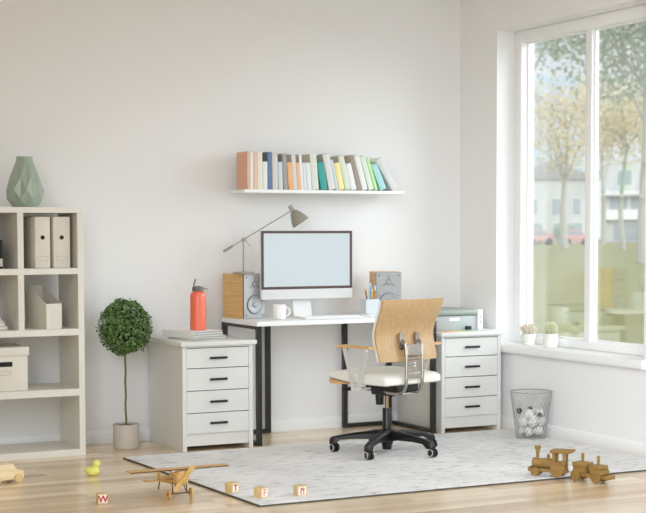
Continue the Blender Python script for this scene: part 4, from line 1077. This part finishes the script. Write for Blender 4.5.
M_BARK = mat('hazed_bark', (160, 156, 144), 0.95)  # bark lightened, outdoor haze is in its colour
def tree(name, label, az, D, trunk_r, z0, z1, R, n, size, lm, seed, spread=1.0, nb=9):
    q = random.Random(seed); p = pol(az, D); t = thing(name, label, 'tree', p, q.uniform(0, 6), 'trees beyond the lawn')
    zt = z0 + (z1 - z0) * 0.55
    b = MB(); b.tube([(0.15 * math.sin(k), 0.1 * math.cos(k * 1.4), zt * k / 6) for k in range(7)], [trunk_r * (1.25 - 0.9 * k / 6) for k in range(7)], 10)
    tr_ = b.build('trunk', M_BARK, t)
    b = MB(); tips = []
    for k in range(nb):
        a = 2 * PI * k / nb + q.uniform(-.3, .3); zz = z0 * 0.75 + (zt - z0 * 0.75) * q.random(); rr_ = R * q.uniform(0.55, 0.95)
        e = Vector((rr_ * math.cos(a), rr_ * math.sin(a), zz + (z1 - zz) * q.uniform(0.35, 0.8)))
        mid = Vector((e.x * 0.4, e.y * 0.4, zz + (e.z - zz) * 0.6)) + rdir(q) * 0.2
        b.tube([Vector((0, 0, zz)), mid, e], [trunk_r * 0.45, trunk_r * 0.28, trunk_r * 0.08], 6); tips += [mid, e]
        for j in range(4):
            e2 = mid.lerp(e, q.random()); e3 = e2 + rdir(q) * R * 0.35 + Vector((0, 0, 0.3)); b.tube([e2, e3], [trunk_r * 0.15, trunk_r * 0.04], 5); tips.append(e3)
    b.build('branches', M_BARK, tr_)
    b = MB(); C_ = Vector((0, 0, (z0 + z1) / 2)); H_ = (z1 - z0) / 2
    for i in range(n):
        if q.random() < 0.6:
            c = q.choice(tips) + rdir(q) * R * 0.33 * spread * q.random() ** 0.5
        else:
            d = rdir(q); r = q.random() ** 0.4; c = C_ + Vector((d.x * R * r, d.y * R * r, d.z * H_ * r))
        if c.z < z0 * 0.9: c.z = z0 + q.random()
        leaf(b, c, rdir(q), rdir(q), size * q.uniform(0.7, 1.3), size * q.uniform(0.5, 0.9))
    b.build('foliage', lm, t, flat=True)
LG = leaf_mat('hazed_green_leaf', (146, 160, 144), (180, 188, 168), 0.4)  # foliage paled and greyed, haze put into the colour
LY = leaf_mat('hazed_autumn_leaf', (208, 190, 148), (226, 212, 176), 0.4)  # autumn tones washed out, haze painted in
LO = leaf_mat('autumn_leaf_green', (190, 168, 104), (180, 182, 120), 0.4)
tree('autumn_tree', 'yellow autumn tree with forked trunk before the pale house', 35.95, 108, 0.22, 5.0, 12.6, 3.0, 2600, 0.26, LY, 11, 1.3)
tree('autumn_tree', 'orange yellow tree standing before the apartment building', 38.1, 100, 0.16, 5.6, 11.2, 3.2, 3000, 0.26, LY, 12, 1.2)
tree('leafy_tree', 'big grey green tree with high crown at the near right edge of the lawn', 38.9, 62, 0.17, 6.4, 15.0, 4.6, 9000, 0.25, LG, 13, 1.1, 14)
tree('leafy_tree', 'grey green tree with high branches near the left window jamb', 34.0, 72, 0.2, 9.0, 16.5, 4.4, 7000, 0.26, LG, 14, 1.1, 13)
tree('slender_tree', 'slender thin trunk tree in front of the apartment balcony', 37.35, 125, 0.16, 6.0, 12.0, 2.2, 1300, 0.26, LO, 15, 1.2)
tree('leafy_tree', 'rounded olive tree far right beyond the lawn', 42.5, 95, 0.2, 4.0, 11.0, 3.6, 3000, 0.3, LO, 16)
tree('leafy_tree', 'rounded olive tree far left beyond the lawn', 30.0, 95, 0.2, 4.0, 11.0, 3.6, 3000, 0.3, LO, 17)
def shrub(az, D, r, h, seed, label):
    q = random.Random(seed); t = thing('shrub', label, 'shrub', pol(az, D), 0, 'shrubs before the houses')
    b = MB()
    for i in range(700):
        d = rdir(q); k = q.random() ** 0.3; leaf(b, Vector((d.x * r * k, d.y * r * k, h / 2 + d.z * h / 2 * k)), rdir(q), rdir(q), 0.22, 0.16)
    b.build('foliage', LG, t, flat=True)
    b = MB(); b.tube([(0, 0, 0), (0, 0, h * 0.6)], 0.05, 6); b.build('stem', M_BARK, t)
shrub(34.9, 140, 0.9, 1.5, 21, 'grey green shrub at the left corner of the pale house')
shrub(35.95, 141, 1.2, 1.9, 22, 'wide grey green shrub between the two parked red cars')
def car(az, D, rgb, label):
    t = thing('parked_car', label, 'car', pol(az, D), -math.radians(az) + 0.1, 'cars parked before the houses')
    b = MB(); b.prism([(-1.15, 0.3), (1.2, 0.3), (1.25, 0.75), (0.75, 0.85), (0.45, 1.3), (-0.7, 1.32), (-1.1, 0.9), (-1.2, 0.8)], 'y', -0.75, 0.75, 0.06, 2); b.build('car_body', mat('car_paint', rgb, 0.4), t)  # red paled to pink, the veil of reflection is in the colour
    b = MB(); b.prism([(0.62, 0.86), (0.40, 1.22), (-0.62, 1.24), (-0.95, 0.88)], 'y', -0.765, 0.765); b.build('side_window', M_EXTG, t)
    for x in (-0.75, 0.78):
        for s in (-1, 1):
            b = MB(); b.cyl((x, s * 0.6, 0.3), (x, s * 0.77, 0.3), 0.3, n=16); b.build('wheel', M_PLAST, t)
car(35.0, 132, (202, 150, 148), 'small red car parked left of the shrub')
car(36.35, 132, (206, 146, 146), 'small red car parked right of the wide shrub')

# ------------------------------------------------------------------ light
w = bpy.data.worlds.new('sky'); SC.world = w; w.use_nodes = True
bg = w.node_tree.nodes['Background']; bg.inputs['Color'].default_value = (0.90, 0.965, 1.07, 1); bg.inputs['Strength'].default_value = 0.9
sun = bpy.data.lights.new('daylight', 'SUN'); sun.energy = 4.2; sun.angle = math.radians(56); sun.color = (0.915, 0.99, 1.07)
so = bpy.data.objects.new('daylight', sun); COL.objects.link(so); so.location = (3, -2, 4)
az_s, el_s = math.radians(-34), math.radians(22)
to_sun = Vector((math.cos(el_s) * math.cos(az_s), math.cos(el_s) * math.sin(az_s), math.sin(el_s)))
so.rotation_euler = to_sun.to_track_quat('Z', 'Y').to_euler()
fill_sun = bpy.data.lights.new('front_fill', 'SUN'); fill_sun.energy = 2.9; fill_sun.angle = math.radians(50); fill_sun.color = (0.915, 0.99, 1.075)  # added fill light from the front left, brightens the right side
so2 = bpy.data.objects.new('front_fill', fill_sun); COL.objects.link(so2); so2.location = (-5, -12, 4)
az_2, el_2 = math.radians(-136), math.radians(15)
so2.rotation_euler = Vector((math.cos(el_2) * math.cos(az_2), math.cos(el_2) * math.sin(az_2), math.sin(el_2))).to_track_quat('Z', 'Y').to_euler()

# ------------------------------------------------------------------ camera
cam = bpy.data.cameras.new('camera'); co = bpy.data.objects.new('camera', cam); COL.objects.link(co)
F_, yaw, pitch, roll, ppy = 1489.0, 0.46651, -0.054934, -0.002807, 315.1
cy, sy, cp, sp = math.cos(yaw), math.sin(yaw), math.cos(pitch), math.sin(pitch)
f = Vector((sy * cp, cy * cp, sp)); r = Vector((cy, -sy, 0)); u = r.cross(f)
c, s = math.cos(roll), math.sin(roll)
r, u = c * r + s * u, -s * r + c * u
co.matrix_world = Matrix(((r.x, u.x, -f.x, CAMP.x), (r.y, u.y, -f.y, CAMP.y), (r.z, u.z, -f.z, CAMP.z), (0, 0, 0, 1)))
cam.sensor_width = 36; cam.lens = F_ * 36 / 646; cam.shift_y = (ppy - 256.5) / 646
cam.clip_start = 0.05; cam.clip_end = 1000
cam.dof.use_dof = True; cam.dof.focus_distance = 8.5; cam.dof.aperture_fstop = 4.5
SC.camera = co

vs_ = SC.view_settings; vs_.view_transform = 'Standard'; vs_.look = 'None'; vs_.gamma = 1.0; vs_.use_curve_mapping = False
vs_.exposure = 0.17
SC.cycles.use_denoising = True
SC.cycles.max_bounces = 10; SC.cycles.diffuse_bounces = 6; SC.cycles.transparent_max_bounces = 16
SC.cycles.sample_clamp_indirect = 6.0
